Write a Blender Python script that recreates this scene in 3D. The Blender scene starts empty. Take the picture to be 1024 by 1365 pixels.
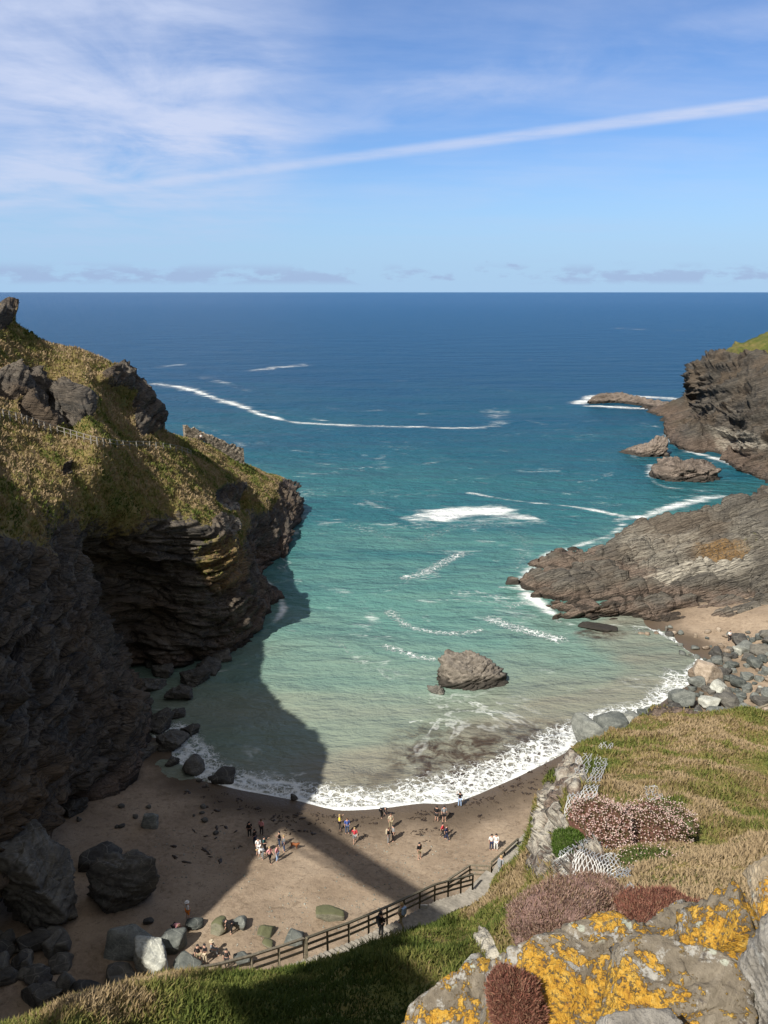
import bpy, bmesh, math, random
import numpy as np
from mathutils import Vector, Matrix
PI = math.pi
C = bpy.context.scene.collection
# ------------------------------------------------------------------ camera
CAMH, FPX, PITCH = 50.0, 1090.0, math.radians(15.07)
ct, st = math.cos(PITCH), math.sin(PITCH)
cam = bpy.data.objects.new('camera', bpy.data.cameras.new('camera')); C.objects.link(cam)
cam.location = (0, 0, CAMH); cam.rotation_euler = (PI/2 - PITCH, 0, 0)
cam.data.sensor_fit = 'VERTICAL'; cam.data.sensor_height = 36.0; cam.data.lens = 36.0*FPX/1365
cam.data.clip_start = 0.1; cam.data.clip_end = 90000
bpy.context.scene.camera = cam
def ray(px, py):
    r = (px-512)/FPX; u = (682.5-py)/FPX
    return np.array([r, ct+u*st, -st+u*ct])
def P(px, py, y):            # point on a sight line at forward distance y
    d = ray(px, py); return d*(y/d[1]) + np.array([0, 0, CAMH])
def W(px, py, z=0.0):        # point on a sight line at height z
    d = ray(px, py); return d*((z-CAMH)/d[2]) + np.array([0, 0, CAMH])
def proj(p):
    p = np.asarray(p, float); q = p - np.array([0, 0, CAMH])
    dep = q[..., 1]*ct - q[..., 2]*st; up = q[..., 1]*st + q[..., 2]*ct
    dep = np.where(np.abs(dep) < 1e-3, 1e-3, dep)
    return 512 + FPX*q[..., 0]/dep, 682.5 - FPX*up/dep, dep
# ------------------------------------------------------------------ sun
SUN_EL = math.radians(45.5); SUN_AZ = math.radians(37)     # azimuth: degrees left of straight behind
sdir = Vector((-math.sin(SUN_AZ)*math.cos(SUN_EL), -math.cos(SUN_AZ)*math.cos(SUN_EL), math.sin(SUN_EL)))
sl = bpy.data.lights.new('sun', 'SUN'); sl.energy = 4.85; sl.angle = math.radians(0.55); sl.color = (1.0, 0.955, 0.87)
so = bpy.data.objects.new('sun', sl); C.objects.link(so)
so.rotation_euler = sdir.to_track_quat('Z', 'Y').to_euler()
sc = bpy.context.scene
sc.view_settings.view_transform = 'Standard'; sc.view_settings.look = 'None'
sc.view_settings.exposure = 0.55; sc.view_settings.gamma = 1.0
try: sc.cycles.max_bounces = 6; sc.cycles.diffuse_bounces = 4; sc.cycles.transparent_max_bounces = 6
except Exception: pass
# ------------------------------------------------------------------ node helper
class N:
    def __init__(s, tree): s.t = tree; s.t.nodes.clear()
    def n(s, typ, **kw):
        o = s.t.nodes.new(typ)
        for k, v in kw.items(): setattr(o, k, v)
        return o
    def put(s, sock, v):
        if hasattr(v, 'is_output') or isinstance(v, bpy.types.NodeSocket): s.t.links.new(v, sock)
        elif v is not None:
            if isinstance(v, (tuple, list)) and len(v) == 3 and sock.type == 'RGBA': v = (*v, 1)
            sock.default_value = v
    def m(s, op, a, b=None, c=None, clamp=False):
        o = s.n('ShaderNodeMath', operation=op, use_clamp=clamp); s.put(o.inputs[0], a)
        if b is not None: s.put(o.inputs[1], b)
        if c is not None: s.put(o.inputs[2], c)
        return o.outputs[0]
    def vm(s, op, a, b=None):
        o = s.n('ShaderNodeVectorMath', operation=op); s.put(o.inputs[0], a)
        if b is not None: s.put(o.inputs[1], b)
        return o.outputs['Value'] if op in ('DOT_PRODUCT', 'LENGTH') else o.outputs[0]
    def noise(s, vec, scale, detail=4, rough=.55, dist=0, col=False):
        o = s.n('ShaderNodeTexNoise'); s.put(o.inputs['Vector'], vec); o.inputs['Scale'].default_value = scale
        o.inputs['Detail'].default_value = detail; o.inputs['Roughness'].default_value = rough; o.inputs['Distortion'].default_value = dist
        return o.outputs['Color' if col else 'Fac']
    def voro(s, vec, scale, feature='F1', out='Distance', rnd=1):
        o = s.n('ShaderNodeTexVoronoi', feature=feature); s.put(o.inputs['Vector'], vec); o.inputs['Scale'].default_value = scale
        o.inputs['Randomness'].default_value = rnd
        return o.outputs[out]
    def ramp(s, fac, stops, interp='LINEAR'):
        o = s.n('ShaderNodeValToRGB'); s.put(o.inputs[0], fac); cr = o.color_ramp; cr.interpolation = interp
        while len(cr.elements) < len(stops): cr.elements.new(.5)
        for e, (p, c) in zip(cr.elements, stops):
            e.position = p; e.color = (*c, 1) if isinstance(c, (tuple, list)) else (c, c, c, 1)
        return o.outputs[0]
    def ss(s, v, a, b, lo=0., hi=1.):
        o = s.n('ShaderNodeMapRange', interpolation_type='SMOOTHSTEP'); s.put(o.inputs[0], v)
        for i, x in enumerate((a, b, lo, hi)): s.put(o.inputs[i+1], x)
        return o.outputs[0]
    def mix(s, f, a, b, blend='MIX'):
        o = s.n('ShaderNodeMix', data_type='RGBA', blend_type=blend); s.put(o.inputs[0], f); s.put(o.inputs[6], a); s.put(o.inputs[7], b)
        return o.outputs[2]
    def mapv(s, vec, rot=(0, 0, 0), scale=(1, 1, 1), loc=(0, 0, 0)):
        o = s.n('ShaderNodeMapping'); s.put(o.inputs[0], vec); o.inputs['Location'].default_value = loc
        o.inputs['Rotation'].default_value = rot; o.inputs['Scale'].default_value = scale
        return o.outputs[0]
    def attr(s, name, out='Fac'):
        return s.n('ShaderNodeAttribute', attribute_name=name).outputs[out]
    def bump(s, h, dist, strength=1., nrm=None):
        o = s.n('ShaderNodeBump'); s.put(o.inputs['Height'], h); o.inputs['Distance'].default_value = dist; o.inputs['Strength'].default_value = strength
        if nrm is not None: s.put(o.inputs['Normal'], nrm)
        return o.outputs[0]
    def bsdf(s, col, rough=.8, nrm=None, spec=.3, **kw):
        o = s.n('ShaderNodeBsdfPrincipled'); s.put(o.inputs['Base Color'], col); s.put(o.inputs['Roughness'], rough)
        s.put(o.inputs['Specular IOR Level'], spec)
        if nrm is not None: s.put(o.inputs['Normal'], nrm)
        for k, v in kw.items(): s.put(o.inputs[k], v)
        return o.outputs[0]
    def out(s, sh): s.t.links.new(sh, s.n('ShaderNodeOutputMaterial').inputs[0])
    def pos(s): return s.n('ShaderNodeNewGeometry').outputs['Position']
    def obj(s): return s.n('ShaderNodeTexCoord').outputs['Object']
def mat(name):
    m = bpy.data.materials.new(name); m.use_nodes = True; return m, N(m.node_tree)
# ------------------------------------------------------------------ sky
wd = bpy.data.worlds.new('World'); sc.world = wd; wd.use_nodes = True
n = N(wd.node_tree)
sky = n.n('ShaderNodeTexSky', sky_type='NISHITA'); sky.sun_disc = False
sky.sun_elevation = SUN_EL; sky.sun_rotation = math.atan2(sdir.x, sdir.y)
sky.altitude = 0; sky.air_density = 1.0; sky.dust_density = 0.1; sky.ozone_density = 4.5
dirv = n.vm('NORMALIZE', n.n('ShaderNodeTexCoord').outputs['Generated'])
def unit(v): v = np.array(v, float); return v/np.linalg.norm(v)
sep = n.n('ShaderNodeSeparateXYZ'); n.put(sep.inputs[0], dirv); sx, sy, sz = sep.outputs
skyc = n.mix(1., sky.outputs[0], (.61, .74, .94), 'MULTIPLY')
# cloud plane coordinates: high thin sheets seen in true perspective
inv = n.m('DIVIDE', 1.0, n.m('MAXIMUM', n.m('ADD', sz, 0.06), .03))
comb = n.n('ShaderNodeCombineXYZ'); n.put(comb.inputs[0], n.m('MULTIPLY', sx, inv)); n.put(comb.inputs[1], n.m('MULTIPLY', sy, inv))
cp = comb.outputs[0]
def band(p1, p2, w, soft):
    nn = unit(np.cross(unit(ray(*p1)), unit(ray(*p2))))
    d = n.m('ABSOLUTE', n.vm('DOT_PRODUCT', dirv, tuple(nn)))
    return n.ss(d, n.m('ADD', w, soft), w if not isinstance(w, (int, float)) else float(w)), nn
wisp = n.noise(n.mapv(cp, rot=(0, 0, .30), scale=(.5, 1.1, 1)), 1.0, 8, .58, .35)
wisp2 = n.noise(n.mapv(cp, rot=(0, 0, -.5), scale=(1.2, .8, 1), loc=(3, 1, 0)), 1.3, 7, .60, .45)
tl = n.vm('DOT_PRODUCT', dirv, tuple(unit(ray(110, 110))))           # the bright cirrus to the upper left
tlm = n.ss(tl, .958, .998)
tm = n.vm('DOT_PRODUCT', dirv, tuple(unit(ray(700, 60)))); tmm = n.ss(tm, .90, .995)
cir = n.m('MULTIPLY', n.ss(n.m('ADD', wisp, n.m('MULTIPLY', wisp2, .35)), .50, .98), n.m('ADD', n.m('MULTIPLY', tlm, .60), n.m('MULTIPLY', tmm, .30)))
base_tl = n.m('MULTIPLY', n.m('MULTIPLY', tlm, n.ss(wisp2, .2, .65)), .50)
hb = n.m('MULTIPLY', n.ss(sz, .07, .22), n.m('MULTIPLY', n.ss(wisp, .35, .75), .08))
cmask = n.m('ADD', n.m('ADD', cir, base_tl), hb, clamp=True)
wr = n.ss(sx, -.35, .45, .0003, .0018)
b1, _ = band((0, 271), (1024, 138), wr, .0075)
edge = n.noise(n.mapv(dirv, scale=(3, 3, 30)), 9, 5, .6)
b1 = n.m('MULTIPLY', b1, n.m('MULTIPLY', n.ss(edge, .15, .65, .6, 1.), n.ss(sx, -.42, .25, .34, .70)))
b2, _ = band((300, 182), (1024, 40), .012, .02)
b2 = n.m('MULTIPLY', b2, n.m('MULTIPLY', n.ss(wisp2, .3, .7), .28))
cmask = n.m('ADD', n.m('ADD', cmask, b1), b2, clamp=True)
col = n.mix(cmask, skyc, (4.3, 4.9, 6.5))
# the low row of small cumulus over the horizon
az = n.m('DIVIDE', sx, sy)
cc = n.n('ShaderNodeCombineXYZ'); n.put(cc.inputs[0], az); n.put(cc.inputs[1], n.m('MULTIPLY', sz, 3.2))
cn = n.noise(cc.outputs[0], 15, 6, .6); cn2 = n.noise(cc.outputs[0], 5, 3, .5)
low = n.m('MULTIPLY', n.ss(sz, .006, .014), n.ss(sz, .034, .020))
lm = n.m('MULTIPLY', n.ss(n.m('ADD', cn, n.m('MULTIPLY', cn2, .5)), .70, .82), low)
hi = n.m('MULTIPLY', n.ss(cn, .62, .68), n.m('MULTIPLY', n.ss(sz, .022, .03), n.m('MULTIPLY', n.ss(sz, .05, .04), n.ss(az, -.05, .1))))
lm = n.m('ADD', n.m('MULTIPLY', lm, .62), n.m('MULTIPLY', hi, .5), clamp=True)
hz = n.ss(sz, .17, .0); col = n.mix(n.m('MULTIPLY', hz, .9), col, (2.75, 4.25, 6.1))
col = n.mix(lm, col, (2.5, 3.2, 4.9))
fill_cloud = n.m('MAXIMUM', n.ss(sz, .50, .72), n.m('MULTIPLY', n.ss(sy, -.05, -.45), n.ss(sz, .0, .12)))  # unseen cloud cover overhead and behind the camera, added to brighten shaded areas
on = n.noise(n.mapv(dirv, scale=(1, 1, 1.6)), 2.6, 6, .6, .4)
col = n.mix(n.m('MULTIPLY', fill_cloud, n.ss(on, .30, .52, .30, 1.)), col, (3.1, 3.05, 3.0))
bg = n.n('ShaderNodeBackground'); n.put(bg.inputs[0], col); bg.inputs[1].default_value = 0.095
n.t.links.new(bg.outputs[0], n.n('ShaderNodeOutputWorld').inputs[0])
# ------------------------------------------------------------------ numpy noise
def _h(ix, iy, iz, s):
    h = (ix.astype(np.int64)*374761393 + iy.astype(np.int64)*668265263 + iz.astype(np.int64)*2147483647 + s*1274126177) & 0xffffffff
    h = ((h ^ (h >> 13))*1274126177) & 0xffffffff
    h = ((h ^ (h >> 16))*2246822519) & 0xffffffff
    return (h ^ (h >> 15)) & 0xffffff
def vn(p, s=0):                       # smooth value noise, -1..1
    p = np.asarray(p, float); i = np.floor(p); f = p-i; i = i.astype(np.int64); f = f*f*f*(f*(f*6-15)+10)
    r = 0
    for a in (0, 1):
        for b in (0, 1):
            for c in (0, 1):
                w = (f[..., 0] if a else 1-f[..., 0])*(f[..., 1] if b else 1-f[..., 1])*(f[..., 2] if c else 1-f[..., 2])
                r = r + w*_h(i[..., 0]+a, i[..., 1]+b, i[..., 2]+c, s)
    return r/0x7fffff-1
def fbm(p, o=4, s=0, g=.5):
    r = 0; a = 1; t = 0; p = np.asarray(p, float)
    for k in range(o): r = r+a*vn(p, s+k*17); t += a; a *= g; p = p*2.03+7.1
    return r/t*1.4
def cell(p, s=0):                     # random value of nearest jittered cell, and edge distance
    p = np.asarray(p, float); i = np.floor(p).astype(np.int64)
    best = np.full(p.shape[:-1], 9.); sec = best.copy(); val = np.zeros(p.shape[:-1])
    for a in (-1, 0, 1):
        for b in (-1, 0, 1):
            for c in (-1, 0, 1):
                x, y, z = i[..., 0]+a, i[..., 1]+b, i[..., 2]+c
                d = ((x+_h(x, y, z, s+1)/0xffffff-p[..., 0])**2 + (y+_h(x, y, z, s+2)/0xffffff-p[..., 1])**2 + (z+_h(x, y, z, s+3)/0xffffff-p[..., 2])**2)
                k = d < best; sec = np.where(k, best, np.minimum(sec, d)); val = np.where(k, _h(x, y, z, s+4)/0xffffff, val); best = np.where(k, d, best)
    return val*2-1, np.sqrt(sec)-np.sqrt(best)
def sst(x, a, b): t = np.clip((x-a)/(b-a), 0, 1); return t*t*(3-2*t)
def frame(nrm):
    z = unit(nrm); x = unit(np.cross((0, 1, .1), z)); y = np.cross(z, x); return np.stack([x, y, z], 1)
def strata(p, nrm, s, scale, amp):    # blocky bedded rock: displacement amount
    q = p @ frame(nrm); q = q + .6*scale*np.stack([vn(p/(5*scale), s+k) for k in (1, 2, 3)], -1)
    v, e = cell(q/np.array([4.5*scale, 4.5*scale, 1.2*scale]), s)
    v2, e2 = cell(q/np.array([1.7*scale, 1.7*scale, .42*scale]), s+9)
    v3 = vn(q/np.array([3*scale, 3*scale, .16*scale]), s+5)
    return amp*(v*.8*sst(e, 0, .12) + v2*.45*sst(e2, 0, .15) + v3*.22 - .5*(1-sst(e, 0, .1)))
def beds(p, nrm, s, th, amp, ln=6.):     # long slabs stepped bed by bed, with recessed bedding planes and joints
    q = p @ frame(nrm); zz = q[..., 2]/th + .40*vn(q/(9*th), s) + .12*vn(q/(3.1*th), s+1); lay = np.floor(zz); fr_ = zz-lay
    o = lay*0; r = _h(lay.astype(np.int64), o.astype(np.int64), o.astype(np.int64), s)/0x7fffffff-1
    c, e = cell(np.stack([q[..., 0]/(ln*th)+.2*fr_, q[..., 1]/(ln*.6*th), lay*7+.5], -1), s+3)
    dd = np.minimum(fr_, 1-fr_)
    return amp*(.55*r + .75*c + .30*(fr_-.5) - .75*np.exp(-(dd/.09)**2) - .5*np.exp(-(e/.06)**2))
# ------------------------------------------------------------------ object helpers
def tag(o, label=None, cat=None, group=None, kind=None):
    for k, v in (('label', label), ('category', cat), ('group', group), ('kind', kind)):
        if v: o[k] = v
    return o
def mesh(name, v, f, m=None, parent=None, smooth=True, attrs=None, loc=None):
    me = bpy.data.meshes.new(name)
    v = np.asarray(v, np.float32)
    if isinstance(f, np.ndarray):
        nf, k = f.shape
        me.vertices.add(len(v)); me.vertices.foreach_set('co', v.ravel())
        me.loops.add(nf*k); me.loops.foreach_set('vertex_index', f.astype(np.int32).ravel())
        me.polygons.add(nf); me.polygons.foreach_set('loop_start', np.arange(0, nf*k, k, dtype=np.int32))
        me.polygons.foreach_set('loop_total', np.full(nf, k, np.int32)); me.update(calc_edges=True)
    else: me.from_pydata([tuple(map(float, a)) for a in v], [], f); me.update()
    if smooth: me.polygons.foreach_set('use_smooth', np.ones(len(me.polygons), bool))
    for k, a in (attrs or {}).items():
        a = np.asarray(a, np.float32)
        if a.ndim == 1: me.attributes.new(k, 'FLOAT', 'POINT').data.foreach_set('value', a)
        else: me.attributes.new(k, 'FLOAT_VECTOR', 'POINT').data.foreach_set('vector', a.ravel())
    if m: me.materials.append(m)
    o = bpy.data.objects.new(name, me); C.objects.link(o)
    if parent: o.parent = parent
    if loc is not None: o.location = loc
    return o
def empty(name, loc=(0, 0, 0), rz=0):
    o = bpy.data.objects.new(name, None); C.objects.link(o); o.location = loc; o.rotation_euler = (0, 0, rz); o.empty_display_size = .2; return o
def grid_faces(r, c):
    a = np.arange(r*c).reshape(r, c); return np.stack([a[:-1, :-1], a[:-1, 1:], a[1:, 1:], a[1:, :-1]], -1).reshape(-1, 4)
def cr1(ctrl, nseg):                  # Catmull-Rom along axis 0, nseg = samples per span
    ctrl = np.asarray(ctrl, float); n_ = len(ctrl); outp = []
    if np.isscalar(nseg): nseg = [nseg]*(n_-1)
    for i in range(n_-1):
        p0, p1, p2, p3 = ctrl[max(i-1, 0)], ctrl[i], ctrl[i+1], ctrl[min(i+2, n_-1)]
        t = np.linspace(0, 1, nseg[i], endpoint=(i == n_-2)).reshape(-1, *([1]*(ctrl.ndim-1)))
        T = .42
        L = lambda v: np.linalg.norm(v[..., :3], axis=-1, keepdims=True)+1e-9
        m1 = (p2-p0)*T; m2 = (p3-p1)*T; l1, l0, l2 = L(p2-p1), L(p1-p0), L(p3-p2)
        lim = lambda m_, a, b: m_*np.minimum(1, 1.15*np.minimum(np.where(a < 1e-6, b, a), np.where(b < 1e-6, a, b))/L(m_))
        m1 = lim(m1, l0, l1); m2 = lim(m2, l1, l2)
        outp.append((2*t**3-3*t**2+1)*p1 + (t**3-2*t**2+t)*m1 + (-2*t**3+3*t**2)*p2 + (t**3-t**2)*m2)
    return np.concatenate(outp)
def loft(cols, nc, nr):               # cols: [M][R][3+k]
    a = cr1(np.asarray(cols, float), nc); return cr1(a.transpose(1, 0, 2), nr)      # -> rows x columns x ch
def normals(g):
    du = np.gradient(g, axis=0); dv = np.gradient(g, axis=1); nn = np.cross(du, dv); return nn/np.maximum(np.linalg.norm(nn, axis=-1, keepdims=True), 1e-9)
def ell(px, py, blobs):               # soft pixel-authored patches, stored as a surface attribute
    r = np.zeros(px.shape)
    for (x, y, rx, ry, *w) in blobs:
        d = ((px-x)/rx)**2+((py-y)/ry)**2; r = np.maximum(r, (w[0] if w else 1)*sst(-d, -1.5, -.55))
    return r
#@@MATERIALS
# ------------------------------------------------------------------ materials of the land
def grass_color(n, p, dry=.5, tone=1.0):
    a = n.noise(p, .16, 5, .6); b = n.noise(p, .9, 4, .6, .5); c = n.noise(p, 5, 3, .6)
    f = n.m('ADD', n.m('ADD', n.m('MULTIPLY', a, .9), n.m('MULTIPLY', b, .5)), n.m('MULTIPLY', c, .3))
    f = n.m('ADD', f, dry-.85)
    t = tone
    return n.ramp(f, [(.12, (.030*t, .052*t, .010*t)), (.34, (.066*t, .088*t, .018*t)), (.5, (.125*t, .125*t, .032*t)), (.68, (.20*t, .155*t, .055*t)), (.9, (.28*t, .22*t, .10*t))])
def land_mat(name, nrm, dark=1.0, warm=0.0, dry=.5, tone=1.0, tide=2.2, gb=.25, rough_t=1.0):
    m, n = mat(name); p = n.pos()
    z = unit(nrm); eul = Vector(z).to_track_quat('Z', 'Y').to_matrix().inverted().to_euler()
    q = n.mapv(p, rot=tuple(eul))
    q = n.vm('ADD', q, n.vm('SCALE', n.noise(p, .12, 2, .5, col=True), None)) if False else q
    s1 = n.noise(n.mapv(q, scale=(.10, .10, 1.1)), 1., 7, .66, .5)
    s2 = n.noise(n.mapv(q, scale=(.5, .5, 4.5)), 1., 6, .65, .3)
    big = n.noise(p, .07, 4, .55); fine = n.noise(p, 3.2*rough_t, 6, .7)
    f = n.m('ADD', n.m('ADD', n.m('MULTIPLY', s1, .55), n.m('MULTIPLY', s2, .35)), n.m('MULTIPLY', fine, .25))
    d = dark
    rc = n.ramp(f, [(.36, (.030*d, .029*d, .028*d)), (.50, (.085*d, .078*d, .068*d)), (.60, ((.15+warm*.05)*d, .135*d, (.112-warm*.02)*d)), (.74, (.25*d, .225*d, .185*d)), (.88, (.40*d, .37*d, .31*d))])
    brown = n.mix(n.ss(big, .45, .62), rc, (.17*d, .115*d, .070*d)); rc = n.mix(.30+warm, rc, brown)
    sp = n.n('ShaderNodeSeparateXYZ'); n.put(sp.inputs[0], p)
    zz = n.m('ADD', sp.outputs[2], n.m('MULTIPLY', n.m('SUBTRACT', n.noise(p, .25, 4, .6), .5), 3.0))
    bare = n.mix(n.ss(fine, .35, .65), (.15*d, .105*d, .08*d), (.27*d, .20*d, .155*d))
    rc = n.mix(n.m('MULTIPLY', n.ss(zz, tide+1.2, tide*.55), .75), rc, bare)
    rc = n.mix(n.m('MULTIPLY', n.ss(zz, .9, .35), .85), rc, (.035, .030, .024))
    bl = n.noise(n.mapv(q, scale=(.05, .05, 2.6), loc=(4, 2, 9)), 1., 6, .7, .25); rc = n.mix(n.m('MULTIPLY', n.ss(n.m('ABSOLUTE', n.m('SUBTRACT', bl, .5)), .022, .004), .75), rc, (.018*d, .016*d, .015*d))
    bl2 = n.noise(n.mapv(q, scale=(.16, .16, 6.), loc=(1, 7, 3)), 1., 5, .7, .2); rc = n.mix(n.m('MULTIPLY', n.ss(n.m('ABSOLUTE', n.m('SUBTRACT', bl2, .5)), .03, .005), .5), rc, (.022*d, .02*d, .018*d))
    pale = n.attr('pale'); rc = n.mix(n.m('MULTIPLY', pale, n.ss(s2, .38, .6)), rc, (.48, .44, .36))
    rust = n.attr('rust'); rc = n.mix(n.m('MULTIPLY', rust, n.ss(fine, .35, .6)), rc, (.26, .15, .05))
    g = grass_color(n, p, dry, tone)
    gf = n.attr('grass'); gm = n.ss(n.m('ADD', gf, n.m('MULTIPLY', n.m('SUBTRACT', n.noise(p, 1.1, 5, .65), .5), .9)), .42, .60)
    col = n.mix(gm, rc, g)
    cr = n.voro(n.mapv(q, scale=(.35, .35, 1.5)), 1., 'DISTANCE_TO_EDGE')
    h = n.m('ADD', n.m('ADD', n.m('MULTIPLY', s1, 1.), n.m('MULTIPLY', s2, .6)), n.m('ADD', n.m('MULTIPLY', fine, .25), n.m('MULTIPLY', n.ss(cr, .0, .10), .25)))
    hg = n.m('ADD', n.m('MULTIPLY', n.noise(p, 2.2, 4, .7), 1.), n.m('MULTIPLY', n.noise(p, 9, 3, .7), .5))
    hh = n.n('ShaderNodeMix', data_type='FLOAT'); n.put(hh.inputs[0], gm); n.put(hh.inputs[2], h); n.put(hh.inputs[3], n.m('MULTIPLY', hg, gb*4))
    nb = n.bump(hh.outputs[0], .55, .9)
    n.out(n.bsdf(col, .9, nb, .2)); return m
LN = (.22, -.18, 1.0); RN = (-.25, .62, .75)
M_left = land_mat('left_cliff_rock_and_turf', LN, .66, .25, .66, 1.1)
M_right = land_mat('right_ledge_slate', RN, .92, .0, .5, tide=1.5)
M_far = land_mat('far_headland_slate', (-.35, .2, 1), .66, .15, .5, tide=4.5)
M_near = land_mat('near_slope_turf', (-.2, 0, 1), 1., .2, .56, 1.12, tide=-50, gb=.12, rough_t=2)
# ------------------------------------------------------------------ left cliff (the island)
def z_(px, py, z): return W(px, py, z)
def col_(pts): return [list(p) if len(p) == 3 and isinstance(p, np.ndarray) else list(p) for p in pts]
def LC(foot, *pts, back=None):
    rows = [foot - np.array([-1.5, 0, 5]), foot] + [P(*q) for q in pts]
    r = rows[-1]; rows += [r + np.array(back[0]), r + np.array(back[1])]
    return rows
BK = ((-14, 14, -3.), (-45, 45, -30.))
A = np.array
def sh(px, py, h, zg=0.):              # the point at height h whose shadow falls on this pixel
    g = W(px, py, zg); t = (h-zg)/math.tan(SUN_EL); return A([g[0]-math.sin(SUN_AZ)*t, g[1]-math.cos(SUN_AZ)*t, h])
offcols = []
def OC(foot, lip, back=((-10, 3, 3), (-30, 3, 0))):
    m1 = foot*.72+lip*.28 + A([-1, 0, 0]); m2 = foot*.36+lip*.64+A([-.5, 0, 0]); r = [foot-A([-2, 0, 5]), foot, m1, m2, lip]
    r += [lip+A([-2.5, 1, -.5]), lip+A([-6, 2, -3.]), lip+A([-11, 3, -7]), lip+A([-18, 4, -12.]), lip+A([-30, 8, -18]), lip+A([-60, 10, -34])]
    return r
lcols = [
  OC(A([-40., -35, 8]), sh(60, 1290, 43, 2) + A([-6, -40, -4.])),
  OC(A([-33., -5, 3]), sh(185, 1325, 45, 2) + A([0, -4, 0])),
  OC(A([-32., 8, 2]), sh(232, 1252, 45, 2)),
  OC(A([-31., 18, 2]), sh(318, 1168, 45, 1.5)),
  OC(A([-30., 24, 2]), sh(346, 1113, 44.5, 1.)),
  OC(A([-30., 33, 2]), sh(398, 1078, 43, .5)),
  OC(A([-29., 43, 2]), sh(431, 1000, 39)),
  LC(W(-60, 1290, 2), (-60, 1100, 52), (-50, 880, 57), (-34, 672, 62), (-60, 615, 71), (-75, 540, 84), (-70, 470, 100), (-60, 385, 118), back=BK),
  LC(W(20, 1245, 2), (10, 1050, 54), (5, 860, 61), (0, 690, 70), (0, 620, 82), (0, 548, 95), (-5, 490, 109), (-5, 412, 125), back=BK),
  LC(W(78, 1120, 2), (85, 950, 66), (80, 800, 75), (88, 675, 84), (80, 605, 95), (85, 568, 107), (60, 520, 117), (60, 458, 130), back=BK),
  LC(W(185, 995, 1), (163, 880, 84), (125, 790, 86), (108, 690, 89), (118, 640, 94), (130, 588, 101), (110, 530, 115), (110, 470, 134), back=BK),
  LC(W(172, 905, 0), (160, 840, 101), (122, 760, 99), (146, 688, 97), (160, 646, 101), (172, 602, 112), (150, 545, 126), (152, 488, 138), back=BK),
  LC(W(240, 895, 0), (240, 825, 104), (232, 755, 105), (218, 688, 105.5), (218, 648, 112), (213, 605, 124), (190, 560, 134), (184, 514, 142), back=BK),
  LC(W(330, 873, 0), (322, 800, 109), (306, 745, 110), (283, 700, 111), (262, 652, 125), (247, 607, 136), (216, 586, 143), (210, 567, 148), back=BK),
  LC(W(370, 812, 0), (352, 785, 127), (330, 750, 129), (318, 712, 130), (298, 672, 134), (270, 622, 144), (242, 598, 152), (236, 583, 157), back=BK),
  LC(W(347, 765, 0), (341, 745, 145), (335, 720, 147), (328, 690, 149), (310, 650, 152), (291, 623, 158), (272, 600, 165), (258, 588, 170), back=BK),
  LC(W(388, 738, 0), (384, 715, 157), (374, 692, 160), (358, 667, 164), (340, 647, 168), (325, 634, 172), (305, 612, 176), (285, 596, 179), back=((-10, 6, -4), (-20, 22, -25))),
  LC(W(400, 668, 0), (396, 658, 196), (384, 650, 194), (370, 641, 192), (350, 632, 188), (337, 624, 184), (325, 618, 182), (312, 612, 183), back=((-6, 8, -6), (-12, 20, -18))),
  [W(404, 655, z) + A([0, 10, 0]) for z in (-5, -1, -1)] + [W(390, 655, -1.5)+A([0, 12, 0]), W(375, 652, -2)+A([0, 14, 0]), W(350, 650, -2)+A([0, 16, 0]), W(330, 648, -2.5)+A([0, 18, 0]), W(310, 646, -3)+A([0, 18, 0]), W(300, 645, -3)+A([0, 18, 0]), W(290, 645, -4)+A([0, 20, 0]), W(280, 645, -6)+A([0, 22, 0])],
]
gw = [0, 0, 0, .0, .62, 1, 1, 1, 1, 1, .8]
lc4 = [[list(p)+[g] for p, g in zip(c, gw)] for c in lcols]
g4 = loft(lc4, [8, 8, 8, 10, 12, 14, 18, 40, 50, 46, 34, 42, 44, 40, 30, 30, 34, 16], [4, 52, 52, 50, 34, 32, 30, 26, 8, 6])
g, gr = g4[..., :3], g4[..., 3]
nm = -normals(g) if normals(g)[100, 200, 0] < 0 else normals(g)
px, py, dep = proj(g)
rockp = ell(px, py, [(20, 512, 38, 20), (75, 542, 50, 30), (180, 500, 30, 22), (195, 548, 22, 34), (150, 506, 22, 12), (2, 425, 12, 14, 1.2), (285, 755, 32, 45, 1), (300, 700, 18, 16), (340, 600, 14, 10, .6), (90, 625, 8, 8, .8), (315, 662, 28, 20, .8), (205, 560, 20, 14)])
rockp *= (dep < 185)
gp = ell(px, py, [(285, 745, 30, 34, .75), (348, 662, 26, 22, 1)]) * (dep > 100)
rough = fbm(g*.11, 4, 3)
gr = np.clip(gr + .35*rough*(gr > .02)*(1-gr*.4), 0, 1)
gr = np.clip(gr*(1-rockp), 0, 1); 
rk = 1-sst(gr, .3, .6)
near = sst(dep, 30, 80)
d = 1.6*fbm(g*.06, 4, 11)*(.25+.75*rk) + rk*strata(g, LN, 21, 1.8, 1.05) + rk*strata(g, (.5, -.4, .8), 25, 4.5, 1.7)*sst(-g[..., 1], -130, -95) + rk*beds(g, (.25, -.15, 1), 35, 1.7, .42, 5) + rk*beds(g, (.25, -.15, 1), 36, .5, .16, 6) + (1-rk)*(.38*fbm(g*.45, 4, 41) + .22*fbm(g*1.4, 2, 43))
d += rockp*(1.3 + 1.3*fbm(g*.2, 3, 5))*(py < 620)
edge = np.ones_like(d); edge[:2] = .3
g = g + nm*(d*edge)[..., None]
gr = np.maximum(gr, gp*.62)
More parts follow.
